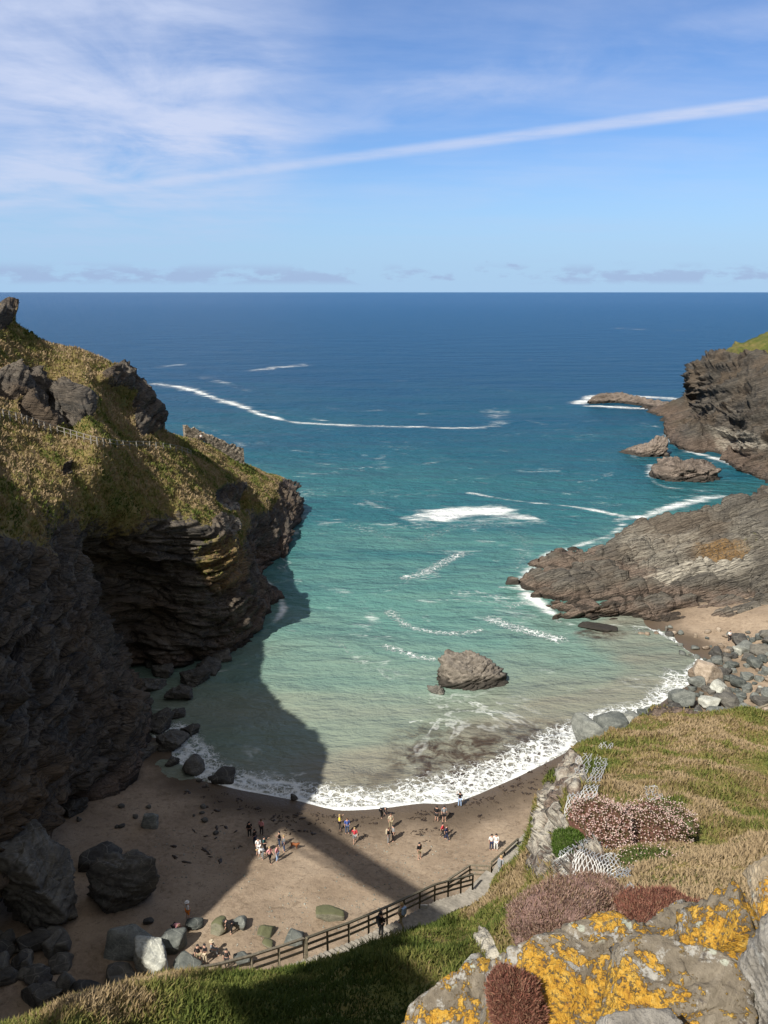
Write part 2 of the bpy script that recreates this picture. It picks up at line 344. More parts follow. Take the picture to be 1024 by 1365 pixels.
left = mesh('left_cliff', g.reshape(-1, 3), grid_faces(*g.shape[:2]), M_left, attrs={'grass': gr.ravel(), 'pale': ell(px, py, [(310, 690, 22, 26, .35)]).ravel(), 'rust': np.clip(ell(px, py, [(300, 755, 30, 35)])*.6 + ell(px, py, [(40, 1080, 60, 60, .1)]), 0, 1).ravel()}, smooth=True)
tag(left, 'dark slate cliff with grassy top on the left of the cove', 'cliff', kind='structure')
LEFTG, LEFTGR, LEFTN = g, gr, nm
# ------------------------------------------------------------------ right ledge
def rows_at(px, foot, pts, back):
    return [foot-A([0, 1, 4])*1.0, foot] + [P(*q) for q in pts] + [A(b, float) for b in back]
def bk(px, y, z): r = P(px, 600, y); return A([r[0], y, z])
rcols = [
  [W(700, 778, 0)+A([dx-3, 0, -3.]) for dx in (0, 0, 0, .5, .5, 1, 1, 1)],
  rows_at(705, W(712, 790, 0), [(712, 783, 134), (712, 776, 137), (714, 768, 141), (718, 760, 146)], [bk(720, 149, -.5), bk(722, 152, -3)]),
  rows_at(740, W(742, 823, 0), [(742, 803, 124.5), (744, 778, 130), (750, 755, 139), (765, 736, 151)], [bk(772, 158, -1), bk(775, 164, -4)]),
  rows_at(800, W(800, 827, 0), [(798, 802, 122), (798, 772, 131), (802, 745, 140), (815, 716, 154)], [bk(824, 163, 0), bk(828, 169, -4)]),
  rows_at(860, W(860, 829, 0), [(858, 800, 123), (856, 763, 131), (860, 728, 143), (862, 688, 160)], [bk(866, 172, 0), bk(870, 180, -4)]),
  rows_at(950, W(955, 833, 1.0), [(952, 806, 122), (950, 764, 130), (950, 715, 143), (952, 668, 161)], [bk(955, 182, 1), bk(958, 192, -4)]),
  rows_at(1030, W(1030, 824, 2.5), [(1030, 795, 121), (1030, 750, 129), (1030, 702, 142), (1030, 655, 161)], [bk(1032, 195, 3), bk(1035, 205, -4)]),
  rows_at(1200, W(1200, 820, 4), [(1200, 770, 122), (1200, 700, 130), (1200, 640, 145), (1200, 570, 165)], [bk(1200, 205, 10), bk(1200, 225, -4)]),
  rows_at(1500, W(1500, 780, 6), [(1500, 700, 130), (1500, 610, 140), (1500, 540, 160), (1500, 470, 185)], [bk(1500, 235, 20), bk(1500, 260, -4)]),
]
g = loft(rcols, [24, 40, 50, 56, 70, 60, 30, 20], [6, 44, 60, 60, 60, 14, 6])
nm = normals(g); nm = nm if nm[150, 200, 2] > 0 else -nm
px, py, dep = proj(g)
damp = np.ones(g.shape[:2]); damp *= sst(np.arange(g.shape[1])[None], 0, 30)
d = 1.0 + beds(g, RN, 51, 3.1, 2.1, 6) + beds(g, RN, 52, 1.1, .75, 7) + beds(g, (.9, .3, .2), 54, 5.5, .8, 3) + .5*strata(g, RN, 53, .6, .5) + 1.0*fbm(g*.08, 3, 57)
q = g @ frame(RN); big = cell(q/np.array([26, 11, 3.2]), 71)[0]; d += big*1.3
g2 = g + nm*(d*damp)[..., None]
gra = ell(px, py, [(1015, 712, 45, 8, .9)])*.42 + .8*sst(g[..., 2], 16, 22)
right = mesh('right_ledge', g2.reshape(-1, 3), grid_faces(*g2.shape[:2]), M_right, attrs={'grass': gra.ravel(), 'pale': ell(px, py, [(930, 750, 70, 14, .8), (880, 715, 60, 20, .35), (1010, 700, 40, 20, .2)]).ravel(), 'rust': ell(px, py, [(990, 725, 60, 14, .7)]).ravel()})
tag(right, 'bedded grey brown rock ledge reaching into the sea on the right', 'cliff', kind='structure')
# ------------------------------------------------------------------ far headland
def fr(foot, pts, back): return [foot-A([0, 1, 6]), foot] + [P(*q) for q in pts] + [A(b, float) for b in back]
fcols = [
  [W(896, 578, 0)+A([0, k, -4.]) for k in (0, 0, 5, 15, 35, 60, 80, 85)],
  fr(W(904, 583, 0), [(911, 573, 297), (921, 562, 312), (925, 548, 330), (922, 532, 350)], [bk(922, 372, 0), bk(922, 380, -6)]),
  fr(W(932, 604, 0), [(940, 588, 272), (946, 562, 288), (938, 520, 322), (925, 498, 350)], [bk(920, 378, 5), bk(920, 390, -6)]),
  fr(W(972, 614, 0), [(975, 600, 254), (976, 562, 270), (968, 515, 300), (955, 479, 345)], [bk(950, 395, 12), bk(950, 420, -6)]),
  fr(W(1024, 638, 0), [(1024, 620, 227), (1024, 570, 242), (1024, 500, 280), (1024, 447, 332)], [bk(1024, 400, 20), bk(1024, 440, -6)]),
  fr(W(1200, 690, 0), [(1200, 650, 188), (1200, 560, 205), (1200, 470, 250), (1200, 395, 320)], [bk(1200, 400, 30), bk(1200, 440, -6)]),
  fr(W(1500, 740, 0), [(1500, 650, 160), (1500, 540, 180), (1500, 450, 240), (1500, 380, 320)], [bk(1500, 400, 40), bk(1500, 440, -6)]),
]
g = loft(fcols, [30, 44, 50, 60, 40, 20], [5, 40, 56, 64, 50, 10, 5])
nm = normals(g); nm = nm if nm[120, 150, 1] < 0 else -nm
px, py, dep = proj(g)
damp = sst(np.arange(g.shape[1])[None], 0, 20)*np.ones(g.shape[:2])
d = strata(g, (-.35, .2, 1), 81, 4.2, 2.0) + beds(g, (-.35, .2, 1), 83, 4.0, 1.9, 6) + beds(g, (-.35, .2, 1), 84, 1.4, .7, 7) + 3*fbm(g*.035, 3, 87)
gra = ell(px, py, [(1022, 455, 40, 22, 1), (1000, 468, 60, 8, .6)]) + (px > 1040)*sst(g[..., 2], 24, 32)
d *= damp*(1-.7*np.clip(gra, 0, 1))
g2 = g + nm*d[..., None]
far = mesh('far_headland', g2.reshape(-1, 3), grid_faces(*g2.shape[:2]), M_far, attrs={'grass': np.clip(gra, 0, 1).ravel(), 'pale': ell(px, py, [(985, 590, 30, 14, .5)]).ravel(), 'rust': gra.ravel()*0})
tag(far, 'dark rocky headland beyond the ledge on the right', 'cliff', kind='structure')
#@@BEACH
# ------------------------------------------------------------------ beach (its waterline is traced on the sea level)
wl_px = [(120, 1010), (200, 985), (232, 1003), (262, 1030), (310, 1052), (360, 1064), (400, 1071), (450, 1081), (505, 1079), (560, 1073), (600, 1073), (640, 1062), (680, 1043), (720, 1021), (755, 1000), (775, 978), (820, 962), (870, 945), (905, 925), (928, 908), (932, 880), (915, 862), (888, 848), (868, 838)]
WL = cr1(A([W(*p)[:2] for p in wl_px]), 6)
poly = np.concatenate([A([[-60, 30], [-60, WL[0][1]+8], [-30, WL[0][1]+3]]), WL, A([[42., 128], [75, 135], [200, 130], [200, -60], [-60, -60]])])
def inside(x, y, pl):
    r = np.zeros(x.shape, bool); j = len(pl)-1
    for i in range(len(pl)):
        xi, yi = pl[i]; xj, yj = pl[j]
        k = ((yi > y) != (yj > y)) & (x < (xj-xi)*(y-yi)/((yj-yi) or 1e-9)+xi); r ^= k; j = i
    return r
def dline(x, y, pl, closed=False):
    d = np.full(x.shape, 1e9)
    for i in range(len(pl)-1):
        a, b = pl[i], pl[i+1]; ab = b-a; L = ab@ab+1e-12
        t = np.clip(((x-a[0])*ab[0]+(y-a[1])*ab[1])/L, 0, 1); d = np.minimum(d, np.hypot(x-a[0]-t*ab[0], y-a[1]-t*ab[1]))
    return d
def beach_z(x, y):
    x = np.asarray(x, float); y = np.asarray(y, float)
    s = dline(x, y, poly[2:-3])*np.where(inside(x, y, poly), 1, -1)
    q = np.stack([x, y, x*0], -1)
    z = np.where(s > 0, .055*s + .9*sst(s, 2, 22), .10*s)
    z = np.minimum(z, 2.6+.02*s)
    z += sst(s, -.5, 3)*(.10*fbm(q*.18, 3, 91)+.035*fbm(q*1.3, 3, 92))
    z += 2.2*sst(x, 48, 66)*sst(s, 0, 10)
    return z, s
xs = np.arange(-58, 82, .30); ys = np.arange(20, 134, .30)
X, Y = np.meshgrid(xs, ys); Z, S = beach_z(X, Y)
m, n = mat('beach_sand'); p = n.pos()
sd = n.attr('shore')
b1 = n.noise(p, .22, 5, .6); b2 = n.noise(p, 2.6, 6, .7); b3 = n.noise(p, 14, 3, .7)
dry = n.ramp(n.m('ADD', n.m('MULTIPLY', b1, .7), n.m('MULTIPLY', b2, .4)), [(.38, (.20, .147, .100)), (.55, (.275, .207, .144)), (.72, (.355, .275, .196))])
peb = n.ss(n.noise(p, 5.5, 5, .75), .62, .72); pz = n.ss(n.m('ADD', b1, n.m('MULTIPLY', b2, .25)), .56, .74)
dry = n.mix(n.m('MULTIPLY', n.m('MULTIPLY', peb, pz), .75), dry, (.44, .38, .31))
tr = n.noise(p, 1.7, 6, .78, .4); tz = n.ss(n.noise(n.mapv(p, loc=(3, 8, 0)), .13, 4, .6), .42, .60)
dry = n.mix(n.m('MULTIPLY', n.ss(tr, .50, .62), n.m('MULTIPLY', tz, .7)), dry, (.36, .275, .195)); dry = n.mix(n.m('MULTIPLY', n.ss(tr, .46, .38), .55), dry, (.13, .092, .060))
dk = n.ss(n.voro(p, 3.1), .16, .08); dry = n.mix(n.m('MULTIPLY', dk, n.ss(b1, .5, .62)), dry, (.10, .08, .06))
wetf = n.ss(n.m('ADD', sd, n.m('MULTIPLY', n.m('SUBTRACT', b1, .5), 5)), 6.5, 1.5)
cl = n.mix(n.m('MULTIPLY', wetf, .95), dry, (.095, .070, .048))
ro = n.m('SUBTRACT', .92, n.m('MULTIPLY', n.ss(sd, 2.0, .2), .5))
n.out(n.bsdf(cl, ro, n.bump(n.m('ADD', n.m('ADD', n.m('MULTIPLY', b2, .6), n.m('MULTIPLY', tr, .7)), n.m('MULTIPLY', b3, .3)), .16, .9), .3))
M_sand = m
beach = mesh('beach', np.stack([X, Y, Z], -1).reshape(-1, 3), grid_faces(*X.shape), M_sand, attrs={'shore': S.ravel()})
tag(beach, 'brown sand beach at the head of the cove', 'beach', kind='structure')
#@@SEA
# ------------------------------------------------------------------ sea
pys = np.concatenate([[389.35, 389.6, 390, 391, 392.5], np.arange(394, 560, 1.25), np.arange(560, 1100, 1.5)])
pxs = np.concatenate([np.array([-9000, -5000, -3000, -1800, -1100, -700, -400, -200]), np.arange(-60, 1086, 2.5), np.array([1200, 1400, 1700, 2200, 3000, 4500, 7000, 10000])])
PXX, PYY = np.meshgrid(pxs, pys)
r_ = (PXX-512)/FPX; u_ = (682.5-PYY)/FPX; dy = ct+u_*st; dz = -st+u_*ct
SX = r_*(-CAMH/dz); SY = dy*(-CAMH/dz)
def seg_mask(pl, wpx, soft=1.0):
    w = [W(*p)[:2] for p in pl]; w = cr1(A(w), 5); best = np.zeros(SX.shape)
    dm = dline(SX, SY, w); mid = w.mean(0); yy = SY
    yy = np.clip(yy, w[:, 1].min(), w[:, 1].max()); wm = .62*wpx*(yy**2+CAMH**2)/(CAMH*FPX)            # width in metres from the apparent one
    return np.exp(-(dm/np.maximum(wm, .05))**2*soft)
# foam: strong streaks, faint ones, lacy patches
foam = np.zeros(SX.shape); lace = np.zeros(SX.shape)
for pl, wpx, a in [
  ([(205, 512), (235, 515), (262, 522), (290, 532), (320, 541), (345, 551), (375, 559), (400, 564), (440, 566), (480, 568), (560, 569), (600, 571), (645, 570)], 2.0, .80),
  ([(205, 512), (235, 515), (262, 522), (290, 532), (330, 543)], 3.0, .62), ([(405, 564), (450, 566), (520, 569), (560, 569)], 2.2, .75),
  ([(340, 494), (370, 490), (405, 486)], 2.4, .6), ([(180, 493), (215, 489), (250, 485)], 1.6, .5), ([(272, 503), (290, 508), (330, 521)], 2.2, .42),
  ([(330, 545), (380, 552), (440, 562)], 2, .45), ([(545, 692), (575, 686), (605, 683), (640, 681), (665, 684), (690, 688), (715, 693)], 10, .78), ([(590, 687), (625, 681), (660, 681)], 14, 1.15), ([(560, 690), (620, 690), (700, 692)], 16, .5),
  ([(625, 657), (660, 663), (700, 669), (750, 674), (800, 681), (828, 687)], 2.3, .72), ([(790, 680), (828, 687)], 3.6, .8),
  ([(580, 650), (620, 636), (680, 630), (745, 628)], 1.6, .5), ([(770, 631), (806, 634)], 2.6, .5), ([(400, 631), (435, 632)], 2.2, .55),
  ([(484, 665), (505, 676), (524, 680)], 3, .5), ([(505, 612), (512, 625)], 5, .4), ([(655, 545), (665, 560), (660, 568)], 5, .42), ([(770, 582), (805, 576)], 2.2, .45),
  ([(560, 552), (590, 551)], 1.3, .45), ([(815, 437), (850, 439), (905, 440)], .9, .5), ([(920, 440), (1000, 444)], .8, .3), ([(480, 505), (540, 508)], 1.2, .3), ([(600, 480), (640, 482)], 1., .25),
  ([(690, 688), (720, 696), (740, 704)], 2, .5), ([(840, 560), (880, 570)], 1.4, .3), ([(700, 605), (760, 603)], 1.2, .3),
  ([(720, 540), (745, 546)], 1.2, .3), ([(760, 590), (800, 600)], 1.0, .2)]:
    foam = np.maximum(foam, a*seg_mask(pl, wpx))
for pl, wpx, a in [([(580, 655), (600, 645), (625, 640), (660, 634)], 4, .36), ([(430, 700), (470, 690), (510, 700), (545, 696)], 5, .36), ([(690, 690), (730, 700), (770, 715)], 4, .4), ([(560, 620), (610, 612), (650, 616)], 3, .3), ([(700, 560), (740, 566), (800, 560)], 2.4, .32),
  ([(420, 540), (470, 548), (520, 545)], 2.2, .3), ([(240, 560), (300, 580), (330, 600)], 3, .3), ([(560, 520), (640, 516), (700, 524)], 2, .3), ([(600, 780), (650, 760), (690, 750)], 7, .36), ([(430, 780), (480, 800), (500, 830)], 7, .36), ([(560, 800), (620, 815), (650, 830)], 7, .4),
  ([(420, 900), (500, 890), (560, 905)], 8, .3), ([(640, 720), (700, 735), (720, 760)], 7, .42), ([(390, 600), (440, 606), (470, 600)], 3, .3), ([(860, 700), (830, 712), (800, 722)], 5, .5), ([(700, 800), (730, 815), (760, 832)], 7, .5), ([(700, 480), (780, 476), (850, 482)], 1.4, .28), ([(300, 470), (380, 464)], 1.2, .28)]:
    foam = np.maximum(foam, a*seg_mask(pl, wpx))
for pl, wpx, a in [
  ([(540, 770), (570, 762), (600, 745), (615, 738)], 6, .62), ([(520, 815), (545, 835), (600, 845), (640, 840)], 7, .5), ([(655, 825), (690, 838), (745, 852)], 9, .66),
  ([(515, 862), (545, 872), (575, 878)], 7, .55), ([(680, 810), (720, 800), (745, 828)], 6, .45), ([(440, 850), (470, 870)], 7, .3), ([(560, 720), (620, 700), (700, 700)], 9, .33),
  ([(640, 690), (700, 720), (690, 760)], 10, .3), ([(470, 700), (530, 720)], 9, .3), ([(600, 900), (700, 920), (720, 880)], 10, .2)]:
    lace = np.maximum(lace, a*seg_mask(pl, wpx))
# breaking water round rocks and cliffs
for pl, wpx, a in [
  ([(770, 538), (785, 532), (800, 528), (850, 529), (905, 532)], 3.2, .85), ([(785, 541), (830, 543), (880, 546), (915, 552), (935, 560)], 3, .85),
  ([(935, 562), (915, 570), (898, 578), (903, 590), (925, 603)], 3.5, .85), ([(930, 605), (970, 616), (1024, 640)], 3.2, .75), ([(868, 620), (870, 640), (890, 650), (945, 655)], 3, .6), ([(848, 612), (842, 604)], 2.5, .5),
  ([(965, 662), (940, 665), (900, 674), (868, 685), (850, 690)], 5.5, .8), ([(860, 690), (825, 693), (830, 700), (815, 712), (770, 728), (738, 738)], 4, .6),
  ([(738, 738), (715, 752), (700, 768), (695, 778), (705, 792), (735, 818)], 8, .78), ([(668, 783), (700, 785)], 4, .7), ([(735, 824), (800, 832), (860, 836), (905, 852)], 2.5, .55),
  ([(376, 800), (378, 812), (366, 830)], 5, .75), ([(346, 768), (362, 785), (376, 797)], 5, .7), ([(358, 868), (330, 884), (250, 905)], 4, .25), ([(403, 660), (405, 680), (392, 720)], 3, .45), ([(575, 925), (620, 932), (672, 908), (676, 893)], 4, .4), ([(905, 640), (960, 640), (1000, 655)], 3, .35)]:
    foam = np.maximum(foam, a*seg_mask(pl, wpx))
inb = inside(SX, SY, poly); sdm = dline(SX, SY, WL); ss_ = np.where(inb, -sdm, sdm)
qn = np.stack([SX, SY, SX*0], -1)
wid = 7.4 + 2.4*fbm(qn*.12, 2, 3) - 3.6*sst(SX, 12, 26)*(1-.5*sst(SX, 26, 34)) - 4.2*sst(SX, 38, 41)
# swash: dense at the lip, lacy behind
wid = np.maximum(wid, .8)
swash = (ss_ < wid)*sst(wid-ss_, 0, wid*.85)*(ss_ > -.6)*sst(SX, -31, -23)
lip = np.exp(-((ss_-.35)/.45)**2)*sst(SX, -29, -22)
l2 = np.exp(-((ss_-2.6-1.2*fbm(qn*.15, 2, 8))/.35)**2)*sst(SX, -29, -22)*(SX < 36)
lace = np.maximum(lace, swash*.98); foam = np.maximum(foam, lip*.95*(SX < 38)); foam = np.maximum(foam, l2*.62)
depth = ss_.copy()
silt_shade = sst(22+6*fbm(qn*.06, 3, 21)-ss_, 0, 20)*.75*(.15+.85*sst(SX+5*fbm(qn*.08, 3, 31), -18, -3))  # shore silt, thinned leftward to paint darker water in the cliff's shadow
silt_shade = np.maximum(silt_shade, sst(13+3*fbm(qn*.1, 3, 25)-ss_, 0, 6)*sst(SX, -14, -6)*.95)
kel = ell(PXX, PYY, [(640, 1015, 120, 36, 1.0), (700, 1000, 60, 30, .9), (590, 985, 70, 22, .6), (720, 985, 60, 24, .8), (540, 1040, 80, 14, .5), (660, 975, 60, 12, .5), (800, 845, 34, 7, .9)])
swell = .05*np.sin(SY*.45+1.2*fbm(qn*.03, 2, 5)*3)*(SY < 400)
m, n = mat('sea_water'); p = n.pos()
sp = n.n('ShaderNodeSeparateXYZ'); n.put(sp.inputs[0], p)
ly = n.m('LOGARITHM', n.m('MAXIMUM', sp.outputs[1], 10.), 10.)
bn = n.noise(n.mapv(p, scale=(.5, 1.4, 1)), .018, 5, .6, .5); bn2 = n.noise(n.mapv(p, scale=(.35, 1.6, 1)), .1, 4, .6)
t = n.m('ADD', n.m('ADD', ly, n.m('MULTIPLY', n.m('SUBTRACT', bn, .5), .42)), n.m('MULTIPLY', n.m('SUBTRACT', bn2, .5), .16))
t = n.ss(t, 1.85, 3.6); 
o = n.n('ShaderNodeMapRange'); n.put(o.inputs[0], n.m('ADD', n.m('ADD', ly, n.m('MULTIPLY', n.m('SUBTRACT', bn, .5), .40)), n.m('MULTIPLY', n.m('SUBTRACT', bn2, .5), .14))); o.inputs[1].default_value = 1.85; o.inputs[2].default_value = 3.65
wc = n.ramp(o.outputs[0], [(.0, (.21, .215, .17)), (.07, (.165, .225, .18)), (.15, (.088, .195, .172)), (.23, (.026, .118, .132)), (.34, (.008, .076, .120)), (.46, (.002, .050, .116)), (.62, (.002, .054, .134)), (.82, (.006, .064, .160)), (1., (.016, .078, .185))])
wc = n.mix(n.m('MULTIPLY', n.attr('silt_shade'), n.ss(bn2, .2, .8, .45, 1.)), wc, (.20, .18, .14))
kn = n.noise(p, .55, 6, .7, .6)
wc = n.mix(n.m('MULTIPLY', n.attr('weed'), n.ss(kn, .36, .62)), wc, (.055, .040, .030))
# lacy foam net
lp = n.vm('ADD', p, n.vm('MULTIPLY', n.noise(p, 1.0, 3, .6, col=True), (1.6, 1.6, 0)))
v1 = n.voro(lp, .95, 'DISTANCE_TO_EDGE'); v2 = n.voro(n.mapv(lp, loc=(3, 7, 0)), 2.3, 'DISTANCE_TO_EDGE')
fn = n.noise(p, 1.2, 6, .72); fn2 = n.noise(n.mapv(p, scale=(.35, 1, 1)), .35, 7, .7, .8)
la = n.attr('lace')
net = n.m('MAXIMUM', n.ss(v1, n.m('MULTIPLY', la, .16), n.m('MULTIPLY', la, .04)), n.ss(v2, n.m('MULTIPLY', la, .13), n.m('MULTIPLY', la, .03)))
fl = n.m('MAXIMUM', n.m('MULTIPLY', net, n.ss(n.m('ADD', la, n.m('MULTIPLY', n.m('SUBTRACT', fn, .5), 1.2)), .2, .6)), n.ss(n.m('ADD', la, n.m('MULTIPLY', n.m('SUBTRACT', fn, .5), 1.5)), .88, 1.15))
fo = n.attr('foam')
fn3 = n.noise(n.mapv(p, scale=(.5, 1, 1)), .09, 6, .7, .6)
fe = n.m('ADD', n.m('MULTIPLY', n.m('SUBTRACT', fn2, .5), 1.7), n.m('MULTIPLY', n.m('SUBTRACT', fn3, .5), 1.5))
ff = n.ss(n.m('ADD', fo, n.m('MULTIPLY', fe, n.m('MULTIPLY', n.ss(fo, 0., .25), n.ss(fo, 1.25, .8, .85, 1.15)))), .30, 1.05)
fleck = n.m('MULTIPLY', n.m('MULTIPLY', n.ss(n.m('ABSOLUTE', n.m('SUBTRACT', n.noise(n.mapv(p, scale=(.55, 1.2, 1), loc=(9, 4, 0)), .045, 6, .66, 1.1), .5)), .016, .002), n.ss(fn3, .50, .68)), n.ss(ly, 2.62, 2.2, 0., .42))
far_soft = n.ss(ly, 2.1, 2.4)
fm = n.m('MAXIMUM', n.m('MULTIPLY', ff, n.m('MULTIPLY', n.ss(fn, .25, .55, .6, 1.), n.ss(fo, .2, .8, .55, 1.))), n.m('MULTIPLY', fl, .80), clamp=True); fm = n.m('MAXIMUM', fm, fleck)
cl = n.mix(fm, wc, (.82, .84, .82))
w1 = n.noise(n.mapv(p, rot=(0, 0, .35), scale=(1, 2.1, 1)), .55, 5, .62, .3); w2 = n.noise(n.mapv(p, rot=(0, 0, -.2), scale=(1, 1.6, 1)), .085, 4, .6)
w3 = n.noise(n.mapv(p, scale=(1, 2.2, 1)), .016, 4, .6)
hb = n.m('ADD', n.m('ADD', n.m('MULTIPLY', w1, .62), n.m('MULTIPLY', w2, 2.6)), n.m('ADD', n.m('MULTIPLY', w3, 11.), n.m('MULTIPLY', n.noise(n.mapv(p, rot=(0, 0, .15), scale=(1, 2.0, 1)), .22, 5, .65, .3), 2.4)))
hb = n.m('ADD', hb, n.m('MULTIPLY', fm, .25))
hb = n.m('MULTIPLY', hb, n.ss(ly, 1.9, 2.5, .45, 1.5)); nb = n.bump(hb, 1.0, .85)
n.out(n.bsdf(cl, n.m('ADD', .30, n.m('MULTIPLY', fm, .6)), nb, .06))
sea = mesh('sea', np.stack([SX, SY, swell], -1).reshape(-1, 3), grid_faces(*SX.shape), m, attrs={'foam': foam.ravel(), 'lace': lace.ravel(), 'silt_shade': silt_shade.ravel(), 'weed': kel.ravel()})
tag(sea, 'blue green sea with foam streaks reaching to the horizon', 'sea', kind='structure')
#@@NEAR
# ------------------------------------------------------------------ near slope (mainland)
def NC(near, pts, over, foot): return [A(near[0], float), A(near[1], float)-(A([0, .4, 2.2]) if pts[0][1] > 1440 else 0)] + [P(*q) for q in pts] + [A(over[:3], float), A(foot[:3], float), A(foot[:3], float)-A([0, -3, 5])]
FOOT = [(60, 1372, 24.6), (100, 1360, 25.5), (225, 1326, 28.6), (290, 1313, 30.4), (346, 1297, 32.2), (425, 1268, 35.4), (463, 1254, 37.2), (512, 1232, 39.9), (581, 1198, 44.6), (630, 1184, 48.6)]
FW = A([P(*q) for q in FOOT])                       # foot of the outer fence
KP = []                                              # centre line of the steps, 0.8 m inland of the fence
for i in range(len(FW)):
    t_ = FW[min(i+1, len(FW)-1)]-FW[max(i-1, 0)]; q_ = unit(A([t_[1], -t_[0], 0])); KP.append(FW[i]+q_*.85)
KP += [KP[-1]+A([1.6, 2.2, -.3]), P(676, 1152, 54.5), P(695, 1130, 59.), P(712, 1112, 63.)]
KP = A(KP)
def fx(px, y, z): return (ray(px, 1100)[0]/ray(px, 1100)[1]*y, y, z)
ncols = [
  [A(q, float) for q in [(-40, -50, 30), (-16, -4, 26), (-17, 3, 24), (-18.5, 7, 23), (-20, 11, 22), (-22, 15, 21), (-24, 18, 20), (-26, 22, 15), (-30, 26, 1), (-30, 29, -4)]],
  NC([(-40, -60, 47), (-6, -3, 45)], [(-280, 1900, 3.5), (-280, 1750, 5), (-290, 1600, 7), (-300, 1500, 9), (-300, 1430, 11)], (-20, 25, 20), (-24, 31, 1.5)),
  NC([(-20, -50, 48), (-2, -.5, 47)], [(0, 1700, 3.5), (0, 1560, 5), (0, 1450, 6.8), (0, 1392, 8.5), (0, 1357, 10.5)], fx(0, 24, 20), fx(0, 31, 1.5)),
  NC([(-10, -45, 49), (-1, 0, 48)], [(180, 1650, 4), (180, 1500, 6), (180, 1410, 8), (180, 1362, 10), (180, 1317, 12.5)], fx(180, 27.3, 21.2), fx(180, 36.5, 1.8)),
  NC([(0, -40, 49), (-.3, .2, 48.3)], [(390, 1560, 4.5), (390, 1430, 7.5), (390, 1365, 10), (390, 1342, 12.5), (390, 1310, 15.5)], fx(390, 32.5, 17.6), fx(390, 43, 1.8)),
  NC([(5, -40, 49), (0, .3, 48.3)], [(520, 1530, 4.5), (520, 1420, 7.5), (520, 1345, 11), (520, 1306, 14.5), (520, 1274, 19.5)], fx(520, 38.3, 14.4), fx(520, 47, 2)),
  NC([(8, -40, 49), (.2, .4, 48.3)], [(620, 1480, 4.2), (620, 1390, 7.5), (620, 1310, 12), (615, 1258, 20), (612, 1226, 29)], fx(612, 46.5, 9.3), fx(612, 55, 1.9)),
  NC([(12, -40, 49), (.4, .45, 48.3)], [(670, 1450, 4), (672, 1345, 8), (668, 1262, 14), (662, 1208, 24), (662, 1182, 36)], fx(666, 52.5, 6.), fx(670, 58, 2.)),
  NC([(16, -40, 49), (.6, .5, 48.3)], [(712, 1430, 3.4), (715, 1300, 8), (705, 1215, 18), (695, 1150, 30), (690, 1104, 43.5)], (*fx(695, 52, 10),), (*fx(700, 61, 2),)),
  NC([(20, -40, 49), (.8, .5, 48.3)], [(760, 1420, 3), (760, 1275, 6.5), (748, 1190, 15), (722, 1110, 28), (705, 1052, 42)], (*fx(715, 54, 12),), (*fx(725, 66, 2),)),
  NC([(25, -40, 49), (1.0, .5, 48.3)], [(805, 1400, 2.8), (805, 1260, 5.5), (795, 1170, 13), (765, 1075, 25.5), (745, 1003, 41)], (*fx(755, 55, 14),), (*fx(762, 70, 2),)),
  NC([(30, -40, 49), (1.3, .5, 48.3)], [(860, 1390, 2.8), (860, 1255, 5), (850, 1165, 12), (825, 1060, 26), (800, 972, 43)], (*fx(805, 54, 16),), (*fx(812, 76, 2),)),
  NC([(36, -40, 49), (1.6, .5, 48.3)], [(930, 1380, 2.8), (930, 1250, 4.8), (925, 1165, 12), (910, 1060, 26), (890, 963, 46)], (*fx(895, 56, 16),), (*fx(905, 80, 2),)),
  NC([(42, -40, 50), (2., .5, 48.3)], [(1024, 1380, 2.8), (1024, 1250, 4.8), (1024, 1165, 12), (1024, 1060, 27), (1024, 963, 50)], (*fx(1024, 61, 15),), (*fx(1024, 84, 2.5),)),
  NC([(60, -40, 52), (4., .5, 48.6)], [(1250, 1370, 3.5), (1250, 1240, 6), (1250, 1160, 14), (1250, 1050, 30), (1250, 960, 54)], (*fx(1240, 68, 18),), (*fx(1230, 92, 5),)),
  NC([(120, -40, 60), (30, .5, 55)], [(1900, 1100, 10), (1900, 1000, 18), (1900, 920, 30), (1900, 860, 50), (1900, 800, 75)], (*fx(1850, 95, 25),), (*fx(1800, 125, 8),)),
]
g = loft(ncols, [8, 16, 30, 36, 28, 26, 22, 22, 22, 24, 28, 34, 40, 24, 10], [8, 12, 26, 44, 66, 80, 26, 20, 4])
nm = normals(g); nm = nm if nm[100, 200, 2] > 0 else -nm
px, py, dep = proj(g)
near_r = ell(px, py, [(560, 1330, 7, 6, .5), (480, 1300, 6, 5, .6), (745, 1085, 20, 40, 1), (732, 1120, 14, 40, .9), (762, 1035, 20, 26, .9), (775, 1065, 14, 24, .8), (780, 1160, 34, 22, .9), (728, 1160, 12, 20, .7), (655, 1270, 9, 14, .9), (715, 1290, 30, 30, .5), (1018, 895, 20, 60, 1)])
near_r = np.clip(near_r*1.25*(1+.5*fbm(g*.9, 3, 7)), 0, 1)*(dep > 4)
gr = 1-near_r; tal = (np.arange(g.shape[0])[:, None] > 8+12+26+44+66+80-4)
gr = np.where(tal & (px > 700), np.clip(.55+.5*fbm(g*.2, 3, 17), 0, 1), gr)
fade = sst(dep, 3, 14)
d = fade*(.75*fbm(g*.12, 3, 61) + .40*fbm(g*.42, 3, 62) + .10*fbm(g*1.6, 3, 63)) + (1-gr)*(.5*strata(g, (-.2, 0, 1), 65, .5, .8))
sil = sst(-np.abs(np.arange(g.shape[0])[:, None]-236), -60, 0)
d *= (1-.65*sil*(px < 690))
g = g + nm*d[..., None]
dd = np.full(g.shape[:2], 1e9); zz = np.zeros(g.shape[:2])
